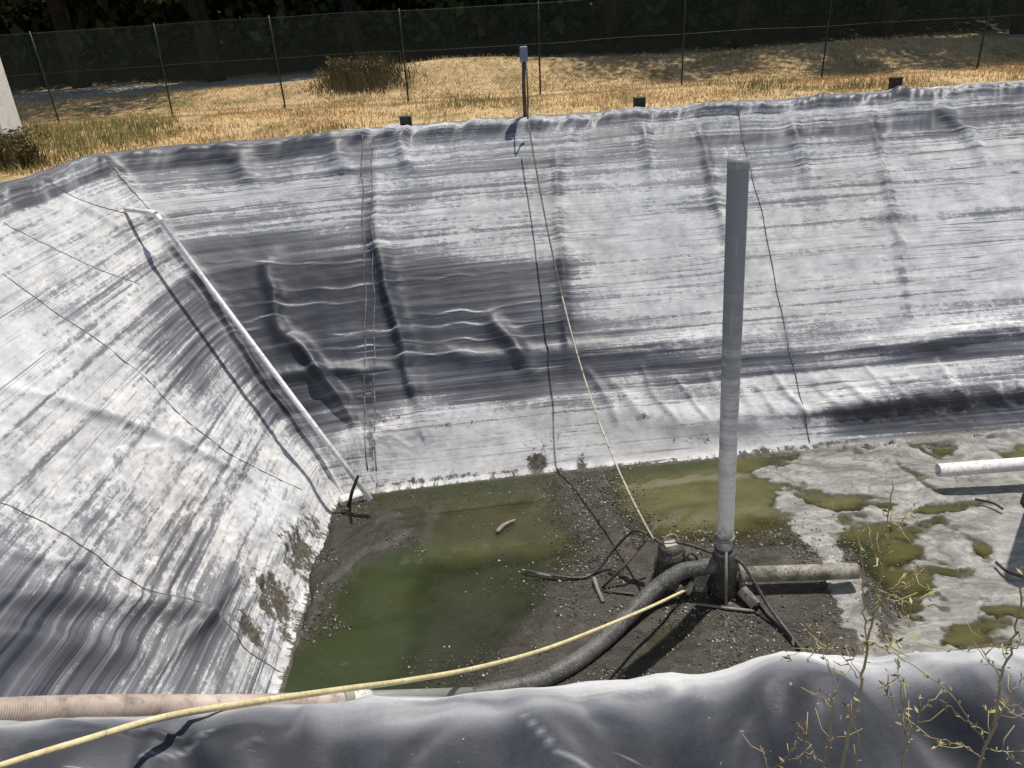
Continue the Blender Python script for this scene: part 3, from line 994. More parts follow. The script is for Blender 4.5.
# ruffled far hem of the scum covered sheet
d, _, _ = seg_dist(FX, FY, fl([(700, 462), (760, 456), (830, 449), (930, 443), (1060, 434), (1300, 420)]))
FZ += .10 * np.exp(-(d / .10) ** 2) * (.35 + fbm(FX * 3.5, FY * 1.2, 107, 3)) * sstep(2.6, 4.2, FX)
d, _, _ = seg_dist(FX, FY, fl([(880, 455), (905, 475), (935, 500)]))
FZ += .06 * np.exp(-(d / .12) ** 2)
edgeh = sstep(.3, 0, np.abs(FX - 13.0))
bz = FLOOR + FZ
bed = put('pond_bed', np.stack([FX, FY, bz], 2).reshape(-1, 3), grid_faces(*FX.shape)[:, ::-1], M['bed'], None,
          attrs=dict(scum=scumm, depth=np.clip(-FZ / .3, 0, 1)))
tag(bed, None, None, None, 'structure')


def bed_z(x, y):
    i = int(np.clip((x - fx[0]) / .026, 0, len(fx) - 1)); j = int(np.clip((y - fy[0]) / .026, 0, len(fy) - 1))
    return bz[i, j]


st = 3
wX, wY, wD = FX[::st, ::st], FY[::st, ::st], np.clip(-FZ[::st, ::st] / .34, 0, 1)
algp = np.full(wX.shape, -9.0)
for p in [[(395, 500), (600, 472), (620, 470), (860, 455), (880, 560), (640, 560), (440, 560), (420, 540)], [(640, 632), (662, 610), (700, 612), (680, 660), (640, 660)], [(855, 400), (1500, 380), (1500, 700), (860, 680)]]:
    algp = np.maximum(algp, poly_sd(wX, wY, fl(p)))
alg = sstep(-.25, .35, algp + (fbm(wX * 1.2, wY * 2, 111, 4) - .5) * .7)
alg = alg * np.where(wX < 1.0, .62, 1.0)
wat = put('water', np.stack([wX, wY, np.full(wX.shape, FLOOR)], 2).reshape(-1, 3), grid_faces(*wX.shape)[:, ::-1], M['water'], None,
          attrs=dict(depth=wD, algae=alg))
tag(wat, None, None, None, 'structure')

# grit lying on the sludge: nobody could count it
OCT = np.array([[1, 0, 0], [-1, 0, 0], [0, 1, 0], [0, -1, 0], [0, 0, 1], [0, 0, -1]], float)
OF = np.array([[0, 2, 4], [2, 1, 4], [1, 3, 4], [3, 0, 4], [2, 0, 5], [1, 2, 5], [3, 1, 5], [0, 3, 5]])
cand = np.stack([RNG.uniform(-2.6, 5.2, 290000), RNG.uniform(4.9, 9.4, 290000)], 1)
ii = ((cand[:, 0] - fx[0]) / .026).astype(int); jj = ((cand[:, 1] - fy[0]) / .026).astype(int)
clus = fbm(cand[:, 0] * 1.7, cand[:, 1] * 1.7, 121, 4, .6)
pm = mudm[ii, jj] * (1 - scumm[ii, jj]) * sstep(.36, .60, clus) + .10 * shm[ii, jj] * sstep(.5, .65, clus)
keep = (RNG.random(len(cand)) < pm * .6 * (.45 + .55 * sstep(.45, .6, fbm(cand[:, 0] * .7, cand[:, 1] * .7, 123, 3))))
cand, ii, jj = cand[keep], ii[keep], jj[keep]
N = len(cand)
sz = .004 + .015 * RNG.random(N) ** 6
V = OCT[None] * (1 + .5 * RNG.standard_normal((N, 6, 1)).clip(-1, 1)) * sz[:, None, None] * RNG.uniform(.5, 1.2, (N, 1, 3))
V = V + np.stack([cand[:, 0], cand[:, 1], np.maximum(bz[ii, jj], FLOOR) + sz * .2], 1)[:, None]
Fg = (OF[None] + (np.arange(N) * 6)[:, None, None]).reshape(-1, 3)
g = put('grit', V.reshape(-1, 3), Fg, M['stone'], None, shade=False)
tag(g, 'pale and dark grit scattered over the black sludge in the pond', 'grit', None, 'stuff')


# ------------------------------------------------------------------ the land round the pond
def rim_y(x):
    return np.interp(x, RIM[5:15, 0], RIM[5:15, 1])


def land(x, y):
    z = np.zeros_like(x)
    z += .10 * (fbm(x * .35, y * .35, 131, 4) - .5) * sstep(15, 16.5, y)
    z += sstep(18.2, 20.6, y) * .28
    z += .42 * np.exp(-((x + .6) / 3.4) ** 2) * np.exp(-((y - 20.4) / 1.0) ** 2)
    z += .25 * np.exp(-((x - 9) / 4) ** 2) * np.exp(-((y - 20.8) / 1.0) ** 2)
    z += sstep(24, 29, y) * .8
    z -= .3 * sstep(2.0, .2, y)
    return z


gx = np.unique(np.round(np.concatenate([np.linspace(-400, -30, 16), np.arange(-30, -8, .8), np.arange(-8, 18, .25), np.arange(18, 34, .8), np.linspace(34, 400, 16)]), 3))
gy = np.unique(np.round(np.concatenate([np.linspace(-200, -6, 14), np.arange(-6, 11, .35), np.arange(11, 26, .14), np.arange(26, 40, .8), np.linspace(40, 900, 24)]), 3))
GX, GY = np.meshgrid(gx, gy, indexing='ij')
GZ = land(GX, GY)
dep_in = np.minimum(np.minimum(rim_y(GX) - .12 - GY, GX + 5.95), np.minimum(GY - 1.4, 16.7 - GX))
dep_in += .22
GZ = np.where(dep_in > 0, -.12 - np.minimum(dep_in * 1.4, 5.2), GZ - .02)
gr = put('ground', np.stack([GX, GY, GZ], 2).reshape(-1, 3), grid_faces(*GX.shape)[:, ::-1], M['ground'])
tag(gr, None, None, None, 'structure')


def blades(n, xr, yr, hgt, wid, dens, seed, lean=.45):
    r = np.random.default_rng(seed)
    x, y = r.uniform(*xr, n), r.uniform(*yr, n)
    k = r.random(n) < dens(x, y)
    x, y = x[k], y[k]
    n = len(x)
    h = hgt(x, y) * r.uniform(.45, 1.25, n)
    a = r.uniform(0, 2 * pi, n)
    la = r.uniform(0, 2 * pi, n)
    l = h * lean * r.random(n) * 1.6
    z = land(x, y) - .03
    w = wid * r.uniform(.6, 1.4, n)
    V = np.zeros((n, 5, 3))
    for i, (f, t_) in enumerate(((-1, 0), (1, 0), (-.7, .5), (.7, .5), (0, 1))):
        V[:, i, 0] = x + np.cos(a) * w * f + np.cos(la) * l * t_ ** 1.7
        V[:, i, 1] = y + np.sin(a) * w * f + np.sin(la) * l * t_ ** 1.7
        V[:, i, 2] = z + h * t_
    F1 = np.array([[0, 1, 3], [0, 3, 2], [2, 3, 4]])
    return V.reshape(-1, 3), (F1[None] + (np.arange(n) * 5)[:, None, None]).reshape(-1, 3)


def beyond(x, y):
    inl = (x < -6.25) | (y > rim_y(x) + .22 + .1 * np.sin(x * 5))
    return inl


V, Fc = blades(95000, (-14, 14), (11, 21.2), lambda x, y: .05 + .07 * fbm(x * .8, y * .8, 141, 3), .007,
               lambda x, y: beyond(x, y) * (.25 + .75 * sstep(.35, .6, fbm(x * .9, y * .9, 143, 4))) * sstep(21.4, 20.6, y + .6 * np.sin(x)), 5)
g = put('dry_grass', V, Fc, M['straw'], None, shade=False)
tag(g, 'golden dry grass on the strip between the liner and the track', 'dry grass', None, 'stuff')
V, Fc = blades(60000, (-14, 14), (11, 17.6), lambda x, y: .06 + .13 * sstep(.45, .8, fbm(x * .9, y * .9, 151, 3)) + .12 * (x < -6.2), .007,
               lambda x, y: beyond(x, y) * sstep(.50, .68, fbm(x * .55 + 4, y * .8, 153, 4)) * sstep(17.6, 16.6, y) * .8 + beyond(x, y) * (x < -5.6) * .5 * (y < 14.5), 6)
g = put('green_grass', V, Fc, M['greengrass'], None, shade=False)
tag(g, 'greener grass tufts growing behind the rim of the liner', 'grass', None, 'stuff')

# ------------------------------------------------------------------ bushes and trees
LQ = np.array([[-.5, 0, 0], [0, -.28, .06], [.5, 0, 0], [0, .28, .06]])


def leaf_cloud(centers, radii, per, size, r, squash=.75):
    n = len(centers) * per
    c = np.repeat(centers, per, 0)
    R = np.repeat(radii, per)
    d = r.standard_normal((n, 3)); d /= np.linalg.norm(d, axis=1)[:, None]
    p = c + d * (R * r.random(n) ** .45)[:, None] * np.array([1, 1, squash])
    a = r.standard_normal((n, 3)); a /= np.linalg.norm(a, axis=1)[:, None]
    b = np.cross(a, r.standard_normal((n, 3))); b /= np.linalg.norm(b, axis=1)[:, None]
    c3 = np.cross(a, b)
    s = size * r.uniform(.55, 1.45, n)
    V = p[:, None] + s[:, None, None] * (LQ[None, :, 0:1] * a[:, None] + LQ[None, :, 1:2] * b[:, None] + LQ[None, :, 2:3] * c3[:, None])
    return V.reshape(-1, 3), np.arange(n * 4).reshape(n, 4)


def tree(x, y, h, cr, seed, lm, label, low=.5):
    r = np.random.default_rng(seed)
    z0 = float(land(np.array([x]), np.array([y]))[0])
    o = empty('broadleaf_tree', (x, y, z0))
    tag(o, label, 'tree', 'trees beyond the track')
    mb = MB()
    lean = r.uniform(-.5, .5, 2)
    top = np.array([x + lean[0], y + lean[1], z0 + h * .72])
    base = np.array([x, y, z0 - .1])
    tr = [base + (top - base) * t + np.array([.15 * sin(5 * t + seed), .15 * cos(4 * t + seed), 0]) for t in np.linspace(0, 1, 9)]
    mb.tube(tr, [(.20 - .15 * t) * h / 10 + .02 for t in np.linspace(0, 1, 9)], 9)
    cen, rad = [], []
    for k in range(40):
        t = r.uniform(low / h, 1.0)
        pz = z0 + t * h
        sp = cr * math.sqrt(max(.06, 1 - ((t - .5) / .56) ** 2)) if t < .98 else .3
        a = r.uniform(0, 2 * pi)
        q = math.sqrt(r.random()) * sp
        c = np.array([x + lean[0] * t + q * cos(a), y + lean[1] * t + q * sin(a), pz])
        cen.append(c); rad.append(r.uniform(.55, 1.15) * cr * .42)
        if k % 2 == 0:
            i = min(7, max(1, int(t / .8 * 8)))
            p0 = tr[i]
            mb.tube([p0, (p0 + c) / 2 + np.array([0, 0, .15]), c], [.05, .03, .012], 5)
    mb.build('trunk', M['bark'], o)
    V, Fc = leaf_cloud(np.array(cen), np.array(rad), 680, .15, r)
    put('crown', V, Fc, lm, o, shade=False)
    return o


TR = [(-20.5, 23.8, 10.5, 3.4, 'leafA', 'dark broadleaf tree at the far left end of the tree line', 1.7),
      (-16.2, 23.3, 11.5, 3.5, 'leafC', 'deep green tree second from the left end of the tree line', 1.7),
      (-12.1, 23.3, 10.8, 3.5, 'leafB', 'olive green tree in line with the leftmost fence post in view', 1.7),
      (-8.2, 23.3, 11.8, 3.3, 'leafA', 'dark tree standing behind the left stretch of the wire fence', 1.7),
      (-4.2, 25.4, 10.2, 2.9, 'leafC', 'deep green tree standing behind the dry bush', 1.7),
      (-.2, 26.6, 11.0, 2.9, 'leafA', 'dark tree behind the sunny grass mound', 1.7),
      (3.8, 25.2, 11.6, 3.0, 'leafB', 'olive green tree just right of the gauge post, across the track', 1.7),
      (7.2, 23.2, 10.6, 3.3, 'leafA', 'dark tree above the pale stretch of gravel track', 1.7),
      (11.0, 22.9, 11.4, 3.6, 'leafC', 'deep green tree behind the right stretch of the fence', 1.7),
      (14.8, 22.7, 10.9, 3.6, 'leafB', 'olive green tree overhanging the shaded track at the right edge', 1.7),
      (18.8, 23.0, 11.2, 3.5, 'leafA', 'dark tree at the far right end of the tree line', 1.7)]
for i, (x, y, h, cr, lm, lab, low) in enumerate(TR):
    y, h, low = y + .9, h * 1.2, low + .9
    tree(x, y, h, cr, 200 + i, M[lm], lab, low)
r = np.random.default_rng(77)
nb = 1300
cen = np.stack([r.uniform(-34, 36, nb), r.uniform(27.2, 32.5, nb), r.uniform(.6, 10.5, nb)], 1)
V, Fc = leaf_cloud(cen, r.uniform(.9, 1.9, nb), 110, .42, r)
cen2 = np.stack([r.uniform(-48, 50, 520), r.uniform(33, 42, 520), r.uniform(.8, 12, 520)], 1)
V2_, F2_ = leaf_cloud(cen2, r.uniform(1.8, 3.0, 520), 110, 1.0, r)
Fc = np.concatenate([Fc, F2_ + len(V)]); V = np.concatenate([V, V2_])
w = put('woodland', V, Fc, M['leafC'], None, shade=False)
tag(w, 'dark dense woodland filling the gaps behind the tree line', 'woodland', None, 'stuff')


def bush(x, y, h, wd, seed, label, n=1500):
    r = np.random.default_rng(seed)
    z0 = float(land(np.array([x]), np.array([y]))[0])
    o = empty('dry_bush', (x, y, z0))
    tag(o, label, 'bush')
    bx = x + r.normal(0, wd * .38, n); by = y + r.normal(0, wd * .22, n)
    a = r.uniform(0, 2 * pi, n); ln = r.uniform(.05, .45, n) * h
    hh = h * r.uniform(.4, 1.05, n) * np.exp(-((bx - x) / wd) ** 2)
    wv = r.uniform(.004, .011, n)
    V = np.zeros((n, 5, 3))
    for i, (f, t_) in enumerate(((-1, 0), (1, 0), (-.8, .55), (.8, .55), (0, 1))):
        V[:, i, 0] = bx + wv * f + np.cos(a) * ln * t_
        V[:, i, 1] = by + np.sin(a) * ln * t_
        V[:, i, 2] = land(bx, by) - .03 + hh * t_
    F1 = np.array([[0, 1, 3], [0, 3, 2], [2, 3, 4]])
    put('stalks', V.reshape(-1, 3), (F1[None] + (np.arange(n) * 5)[:, None, None]).reshape(-1, 3), M['bush'], o, shade=False)
    c = np.stack([x + r.normal(0, wd * .35, 26), y + r.normal(0, wd * .2, 26), z0 + h * r.uniform(.25, .8, 26)], 1)
    V, Fc = leaf_cloud(c, np.full(26, .18), 60, .05, r)
    put('foliage', V, Fc, M['bush'], o, shade=False)


p = at_y(362, 92, 19.3)
bush(float(p[0]), 19.6, .58, 1.35, 301, 'tall brownish dry bush behind the wire fence left of the grass mound')
p = at_z(14, 160, .1)
bush(float(p[0]), float(p[1]) , .55, .45, 302, 'tuft of tall green and straw weeds at the foot of the pale pillar', 700)
p = at_z(790, 95, .1)

# ------------------------------------------------------------------ chain-link fence
FYL = 17.72
fpx = [(60, 122), (168, 117), (285, 109), (408, 102), (540, 93), (681, 85), (822, 77), (980, 68)]
fxp = [float(at_z(a, b, 0)[0]) for a, b in fpx]
fxp = [fxp[0] - 5.0, fxp[0] - 2.5] + fxp + [fxp[-1] + 3.2, fxp[-1] + 6.3]
fence = empty('chain_link_fence', (fxp[0], FYL, 0))
tag(fence, 'dark green chain-link fence on thin posts between the grass strip and the track', 'fence')
FH = 1.8
lean = [0, 0, -.06, .05, -.02, 0, .02, 0, .03, .02, 0, 0]
for x, ln in zip(fxp, lean):
    z0 = float(land(np.array([x]), np.array([FYL]))[0])
    MB().tube([(x, FYL, z0 - .1), (x + ln * .5, FYL, z0 + 1.0), (x + ln, FYL, z0 + FH)], .019, 8).build('fence_post', M['post'], fence)
mb = MB()
xa, xb = fxp[0], fxp[-1]
for zz in (.06, 1.0, FH - .03):
    pts = [(x, FYL - .03, float(land(np.array([x]), np.array([FYL]))[0]) + zz - .015 * sin((x - xa) * 1.1) ** 2) for x in np.arange(xa, xb, .8)]
    mb.tube(pts, .0026, 4)
mb.build('tension_wire', M['wire'], fence)
pit = .075
k = np.arange(xa - FH, xb, pit)
wv = []
for sgn in (1, -1):
    x0 = k if sgn > 0 else k + FH
    lo = np.stack([x0, np.full_like(k, FYL - .034 + .006 * sgn), np.full_like(k, .03)], 1)
    hi = lo + np.array([sgn * FH, 0, FH - .06])
    for P0, P1 in zip(lo, hi):
        # clip to the fence ends
        d = P1 - P0
        t0 = max(0, min((xa - P0[0]) / d[0], (xb - P0[0]) / d[0]))
        t1 = min(1, max((xa - P0[0]) / d[0], (xb - P0[0]) / d[0]))
        if t1 > t0:
            wv.append((P0 + d * t0, P0 + d * t1))
rw = .0021
V, Fc = [], []
for P0, P1 in wv:
    d = (P1 - P0) / np.linalg.norm(P1 - P0)
    s1 = np.cross(d, [0, 1, 0]); s2 = np.array([0, 1.0, 0])
    b = len(V)
    for P in (P0, P1):
        for a in (0, 2.094, 4.189):
            V.append(P + rw * (cos(a) * s1 + sin(a) * s2))
    for q in range(3):
        Fc.append([b + q, b + (q + 1) % 3, b + 3 + (q + 1) % 3, b + 3 + q])
put('wire_mesh', np.array(V), np.array(Fc), M['wire'], fence)

# ------------------------------------------------------------------ pillar, rim blocks, gauge post
p = at_z(22, 152, .0)
px0 = float(p[0]) - .22; py0 = float(p[1])
o = empty('concrete_pillar', (px0 - .45, py0 + .3, 0))
tag(o, 'cream rendered concrete pillar at the left edge behind the rim', 'pillar')
MB().box((px0 - .45, py0 + .32, 1.25), (.9, .62, 2.7), 0, .02).build('shaft', M['concrete'], o, shade=False)
MB().box((px0 - .45, py0 + .32, 2.66), (1.02, .74, .12), 0, .02).build('cap', M['concrete'], o, shade=False)

blk = [(405, 133, 'black plastic block on the rim left of the gauge post'),
       (642, 113, 'black plastic block on the rim between the gauge post and the tall pipe'),
       (902, 92, 'black plastic block on the rim at the right, farthest from the gauge post')]
for (a, b, lab) in blk:
    p = at_z(a, b - 2, .0) + np.array([0, .16, 0])
    o = empty('rim_block', tuple(p))
    tag(o, lab, 'block', 'black blocks along the pond rim')
    MB().box(p + np.array([0, .12, .06]), (.19, .15, .24), 0.05, .012).build('block_body', M['block'], o, shade=False)
    MB().box(p + np.array([0, .12, .186]), (.205, .165, .02), 0.05, .006).build('lid', M['block'], o, shade=False)

pg = at_z(526, 121, .03)
gauge = empty('gauge_post', tuple(pg))
tag(gauge, 'slim brown stake topped by a blue-grey box on the far rim', 'post')
gt = at_y(524, 62, pg[1] + .34)
MB().tube([pg + np.array([0, .34, -.3]), pg + np.array([.0, .34, .5]), gt], .032, 8).build('stake', M['steel'], gauge)
MB().box(gt + np.array([0, 0, .12]), (.125, .10, .23), 0, .012).build('box', M['bluebox'], gauge, shade=False)
MB().tube(catmull([gt + np.array([.035, -.06, 0]), pg + np.array([.05, .03, .6]), pg + np.array([.045, .03, .3]), pg + np.array([.03, -.02, .03])], 6), .014, 6).build('cord_tail', M['brownrope'], gauge)

# ------------------------------------------------------------------ white pipe with elbow on the corner
e0 = wall_xyz(*wall(123, 211), .03)
dC = np.linalg.norm(e0 - EYEP)
pe1 = at_d(155, 213, (wall_xyz(*wall(155, 213)) - EYEP) @ FW - .75)
pe2 = at_d(371, 500, (at_z(371, 503, FLOOR) - EYEP) @ FW - .40)
wp = empty('white_pipe', tuple(pe2))
tag(wp, 'long thin white pipe with a bent top leaning down the pond corner', 'pipe')
MB().tube([pe1, pe1 + (pe2 - pe1) * .3 + np.array([0, 0, -.02]), pe1 + (pe2 - pe1) * .65 + np.array([0, 0, -.025]), pe2], .036, 12, hollow=True).build('long_run', M['pvc'], wp)
u = (pe2 - pe1) / np.linalg.norm(pe2 - pe1)
w_ = (e0 - pe1) / np.linalg.norm(e0 - pe1)
MB().tube(catmull([pe1 + u * .16, pe1 + u * .03 + w_ * .02, pe1 + w_ * .16], 6), .041, 12).build('elbow', M['pvc'], wp)
MB().tube([pe1 + w_ * .15, e0], .034, 12).build('short_run', M['pvc_old'], wp)
q = at_z(352, 498, FLOOR + .06)
o = empty('foam_block', tuple(q)); tag(o, 'small off-white block at the foot of the white pipe', 'block')
MB().box(q, (.34, .16, .12), .5, .02).build('block_body', M['pvc_old'], o, shade=False)
o = MB().tube([at_z(349, 505, FLOOR + .03), at_z(352, 492, FLOOR + .3), at_z(358, 476, FLOOR + .65)], [.026, .024, .02], 7).build('wooden_stake', M['darkwood'])
tag(o, 'dark short stake propping the lower end of the white pipe', 'stake')

# ------------------------------------------------------------------ tall standpipe with outlet
B = at_z(723, 592, FLOOR)
T = at_y(738.5, 159, B[1] + .10)
sp = empty('standpipe', tuple(B))
tag(sp, 'tall grey standpipe rising from the sludge with a horizontal outlet at its base', 'standpipe')
ax = (T - B) / np.linalg.norm(T - B)
MIDF = .66
jj_ = np.linspace(.06, 1, 60)
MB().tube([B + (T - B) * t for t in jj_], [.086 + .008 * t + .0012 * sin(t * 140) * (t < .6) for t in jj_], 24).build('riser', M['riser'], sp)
MB().tube([B + (T - B) * .985, T + ax * .004], .0965, 24).build('end_band', M['riser_cap'], sp)
MB().lathe(B - ax * .1, ax, [(.16, 0), (.17, .18), (.14, .34), (.15, .42), (.155, .52), (.115, .6), (.10, .72)], 18).build('base_fitting', M['sludged'], sp)
oL, oR = at_y(742, 577, B[1] + .02), at_y(857, 571, B[1] + .10)
zc = FLOOR + .22
oL = np.array([B[0] + .12, B[1] + .02, zc]); oR = at_z(857, 571, zc - .02)
MB().tube([oL, oL + (oR - oL) * .5, oR], .088, 18, hollow=True).build('outlet_pipe', M['outlet'], sp)
fd = (oR - oL) / np.linalg.norm(oR - oL)
MB().lathe(oL + fd * .03, fd, [(.10, 0), (.145, .004), (.145, .05), (.10, .054)], 20).build('flange', M['outlet'], sp)
for k in range(6):
    a = k * pi / 3 + .2
    c = oL + fd * .02 + np.array([0, cos(a), sin(a)]) * .122
    MB().lathe(c, fd, [(.014, 0), (.014, .09), (.009, .095)], 6).build('bolt', M['galv'], sp)
sb = at_z(742, 590, FLOOR + .14)
MB().tube([sb, at_z(756, 606, FLOOR + .07)], .066, 14, hollow=True).build('drain_stub', M['outlet'], sp)
for t, rr in ((.115, .108), (.155, .106)):
    MB().lathe(B + (T - B) * t, ax, [(rr - .01, 0), (rr, .004), (rr, .035), (rr - .01, .04)], 20).build('clamp', M['galv'], sp)

# the other standpipe stands just right of the view, its shadow crosses the scum
B2 = np.array([6.55, 7.9, FLOOR])
o = empty('standpipe', tuple(B2))
tag(o, 'second grey standpipe outside the right edge that throws the shadow across the pale scum', 'standpipe')
MB().tube([B2 - np.array([0, 0, .1]), B2 + np.array([.02, 0, 2.4]), B2 + np.array([.05, 0, 4.85])], .125, 20).build('riser', M['riser'], o)
MB().lathe(B2 - np.array([0, 0, .1]), (0, 0, 1), [(.2, 0), (.2, .2), (.15, .3)], 16).build('base_fitting', M['sludged'], o)

# ------------------------------------------------------------------ pump beside it
pb = at_z(668, 582, FLOOR)
pump = empty('submersible_pump', tuple(pb))
tag(pump, 'sludge-blackened upright pump with a pale head and wire handle beside the standpipe', 'pump')
MB().lathe(pb - np.array([0, 0, .08]), (.02, 0, 1), [(.19, 0), (.20, .06), (.19, .14), (.155, .2), (.15, .42), (.16, .44), (.16, .5), (.14, .52), (.135, .56)], 20).build('body', M['pumpbody'], pump)
hd = pb + np.array([.01, 0, .47])
MB().lathe(hd, (.02, 0, 1), [(.13, 0), (.135, .02), (.125, .06), (.07, .085)], 18).build('head', M['pumpbody'], pump)
MB().box(hd + np.array([-.01, -.02, .085]), (.14, .10, .03), .2, .008).build('cover_plate', M['pumpcap'], pump, shade=False)
MB().tube(catmull([hd + np.array([-.09, 0, .05]), hd + np.array([-.07, 0, .15]), hd + np.array([0, 0, .20]), hd + np.array([.07, 0, .16]), hd + np.array([.09, 0, .05])], 6), .011, 7).build('handle', M['palerope'], pump)
for dx in (-.17, .165):
    MB().tube([pb + np.array([dx, -.06, .05]), pb + np.array([dx * .95, -.06, .52])], .014, 6).build('tie_rod', M['steel'], pump)
MB().lathe(pb + np.array([.05, -.14, .33]), (.2, -1, .1), [(.0, 0), (.05, .005), (.055, .02), (.03, .03)], 14).build('inspection_plug', M['pumpcap'], pump)
mb = MB()
mb.lathe(pb + np.array([.16, -.02, .05]), (.3, -.1, 1), [(.08, 0), (.085, .2), (.07, .33), (.045, .37)], 14)
mb.build('motor_housing', M['sludged'], pump)

# sludge heaped round the base
r = np.random.default_rng(5)
for k in range(1):
    c0 = at_z(700, 585, FLOOR)
    mb = MB()
    n = 46
    th = np.linspace(0, 2 * pi, n, endpoint=False)
    V, Fc = [], []
    for j, rr in enumerate(np.linspace(1, 0.02, 12)):
        for a in th:
            x = c0[0] + .62 * rr * cos(a) * (1 + .18 * sin(3 * a + 1)); y = c0[1] + .26 * rr * sin(a) * (1 + .2 * cos(2 * a))
            V.append((x, y, FLOOR - .06 + .24 * (1 - rr ** 1.6) * (.7 + .6 * float(vnoise(np.array([x * 6]), np.array([y * 6]), 9)[0]))))
    for j in range(11):
        for k2 in range(n):
            Fc.append([j * n + k2, j * n + (k2 + 1) % n, (j + 1) * n + (k2 + 1) % n, (j + 1) * n + k2])
    o = put('sludge_heap', V, Fc, M['sludged'])
    tag(o, 'lumpy heap of black sludge around the foot of the standpipe and pump', 'sludge')

# ------------------------------------------------------------------ hoses, ropes, cables
hp = [np.array([B[0] - .02, B[1] - .02, FLOOR + .42]), at_z(700, 568, FLOOR + .36), at_z(680, 572, FLOOR + .33), at_z(655, 589, FLOOR + .22), at_z(632, 612, FLOOR + .14),
      at_z(606, 638, FLOOR + .10), at_z(575, 662, FLOOR + .09), at_z(540, 680, FLOOR + .08), at_z(505, 690, FLOOR + .08), at_z(440, 702, FLOOR + .08)]
hose = MB().tube(catmull(hp, 10), .088, 16).build('black_hose', M['blackhose'])
tag(hose, 'thick black rubber hose curving from the standpipe base across the sludge', 'hose')


def sag(pts, per=8):
    return catmull(pts, per)


vb = at_d(690, 588, 8.55)
rp = [at_d(-40, 782, 1.6), at_d(0, 766, 1.68), at_d(85, 740, 1.82), at_d(170, 716, 2.0), at_d(255, 702, 2.3), at_d(345, 689, 2.8), at_d(410, 680, 3.5), at_d(480, 667, 4.5), at_d(545, 649, 5.8), at_d(600, 628, 7.0), at_d(650, 607, 7.9), vb]
P = sag(rp, 10)
o = MB().tube(P, np.linspace(.0068, .0165, len(P)), 9).build('yellow_rope', M['rope'])
tag(o, 'long pale yellow rope hanging from the near bank to the pump', 'rope')
vv = empty('valve', tuple(vb)); tag(vv, 'small pale brass valve at the end of the yellow rope', 'valve')
MB().lathe(vb + np.array([-.02, 0, -.08]), (.2, 0, 1), [(.03, 0), (.035, .08), (.03, .15), (.02, .17)], 12).build('valve_body', M['pumpcap'], vv)
MB().tube([vb + np.array([-.07, -.02, .02]), vb + np.array([.05, .02, .05])], .016, 8).build('lever', M['pumpcap'], vv)

rA = at_z(528, 121, .05)
rB = hd + np.array([-.20, -.02, .17])
RP = []
for t in np.linspace(0, 1, 25):
    q = rA + (rB - rA) * t
    q[2] -= .85 * 4 * t * (1 - t)
    q[0] -= .06 * math.sin(pi * t)
    RP.append(q)
o = MB().tube(RP, .0125, 7).build('pale_cord', [M['palerope'], M['brownrope']], midx=[1 if (i // 7 < 9 and i < 168) else 0 for i in range(170)])
tag(o, 'thin weathered cord stretched from the gauge post on the rim down to the pump', 'cord')

cb = sag([hd + np.array([-.07, 0, .06]), at_z(640, 531, FLOOR + .62), at_z(628, 535, FLOOR + .5), at_z(612, 552, FLOOR + .25), at_z(595, 572, FLOOR + .07), at_z(575, 578, FLOOR + .05), at_z(525, 571, FLOOR + .05)], 8)
o = MB().tube(cb, .017, 7).build('black_cable', M['cable'])
tag(o, 'thin dark cable looping left from the pump head onto the sludge', 'cable')
cb = sag([hd + np.array([.06, 0, .09]), at_z(690, 545, FLOOR + .5), at_z(716, 554, FLOOR + .52), at_z(738, 560, FLOOR + .48), at_z(752, 578, FLOOR + .36), at_z(766, 602, FLOOR + .2), at_z(785, 628, FLOOR + .1), at_z(806, 655, FLOOR + .07), at_z(830, 690, FLOOR + .06)], 8)
o = MB().tube(cb, .019, 7).build('black_cable', M['cable'])
tag(o, 'dark cable running right from the pump round the standpipe and towards the near bank', 'cable')
cb = sag([at_z(758, 602, FLOOR + .06), at_z(775, 622, FLOOR + .06), at_z(800, 648, FLOOR + .06), at_z(818, 668, FLOOR + .06)], 6)
o = MB().tube(cb, .016, 6).build('black_cable', M['cable'])
tag(o, 'short dark cable lying flat on the sludge right of the drain stub', 'cable')


def rod(name, pts, rad, mat, label, cat):
    o = MB().tube(pts, rad, 7).build(name, M[mat])
    tag(o, label, cat)


rod('steel_rod', [at_z(602, 588, FLOOR + .05), at_z(630, 560, FLOOR + .32), at_z(656, 527, FLOOR + .62)], .016, 'steel', 'thin rusty rod slanting up beside the pump', 'rod')
rod('steel_rod', [at_z(604, 591, FLOOR + .05), at_z(634, 594, FLOOR + .05)], .014, 'steel', 'short rusty rod lying flat below the slanting rod', 'rod')
rod('steel_rod', [at_z(608, 572, FLOOR + .06), at_z(645, 583, FLOOR + .05)], .012, 'cable', 'short dark rod half sunk left of the pump foot', 'rod')
rod('pipe_offcut', [at_z(594, 578, FLOOR + .08), at_z(597, 588, FLOOR + .06), at_z(603, 602, FLOOR + .05)], .024, 'galv', 'short pale grey pipe offcut lying on the sludge', 'pipe offcut')
o = empty('tee_bar', tuple(at_z(727, 606, FLOOR + .04)))
tag(o, 'rusty upright bar on a flat crossbar standing in front of the standpipe', 'tee bar')
MB().tube([at_z(726, 606, FLOOR + .05), at_z(726, 580, FLOOR + .35), at_z(726, 552, FLOOR + .66)], .016, 7).build('upright', M['galv'], o)
MB().tube([at_z(697, 604, FLOOR + .05), at_z(726, 608, FLOOR + .05), at_z(755, 611, FLOOR + .05)], .017, 7).build('crossbar', M['galv'], o)
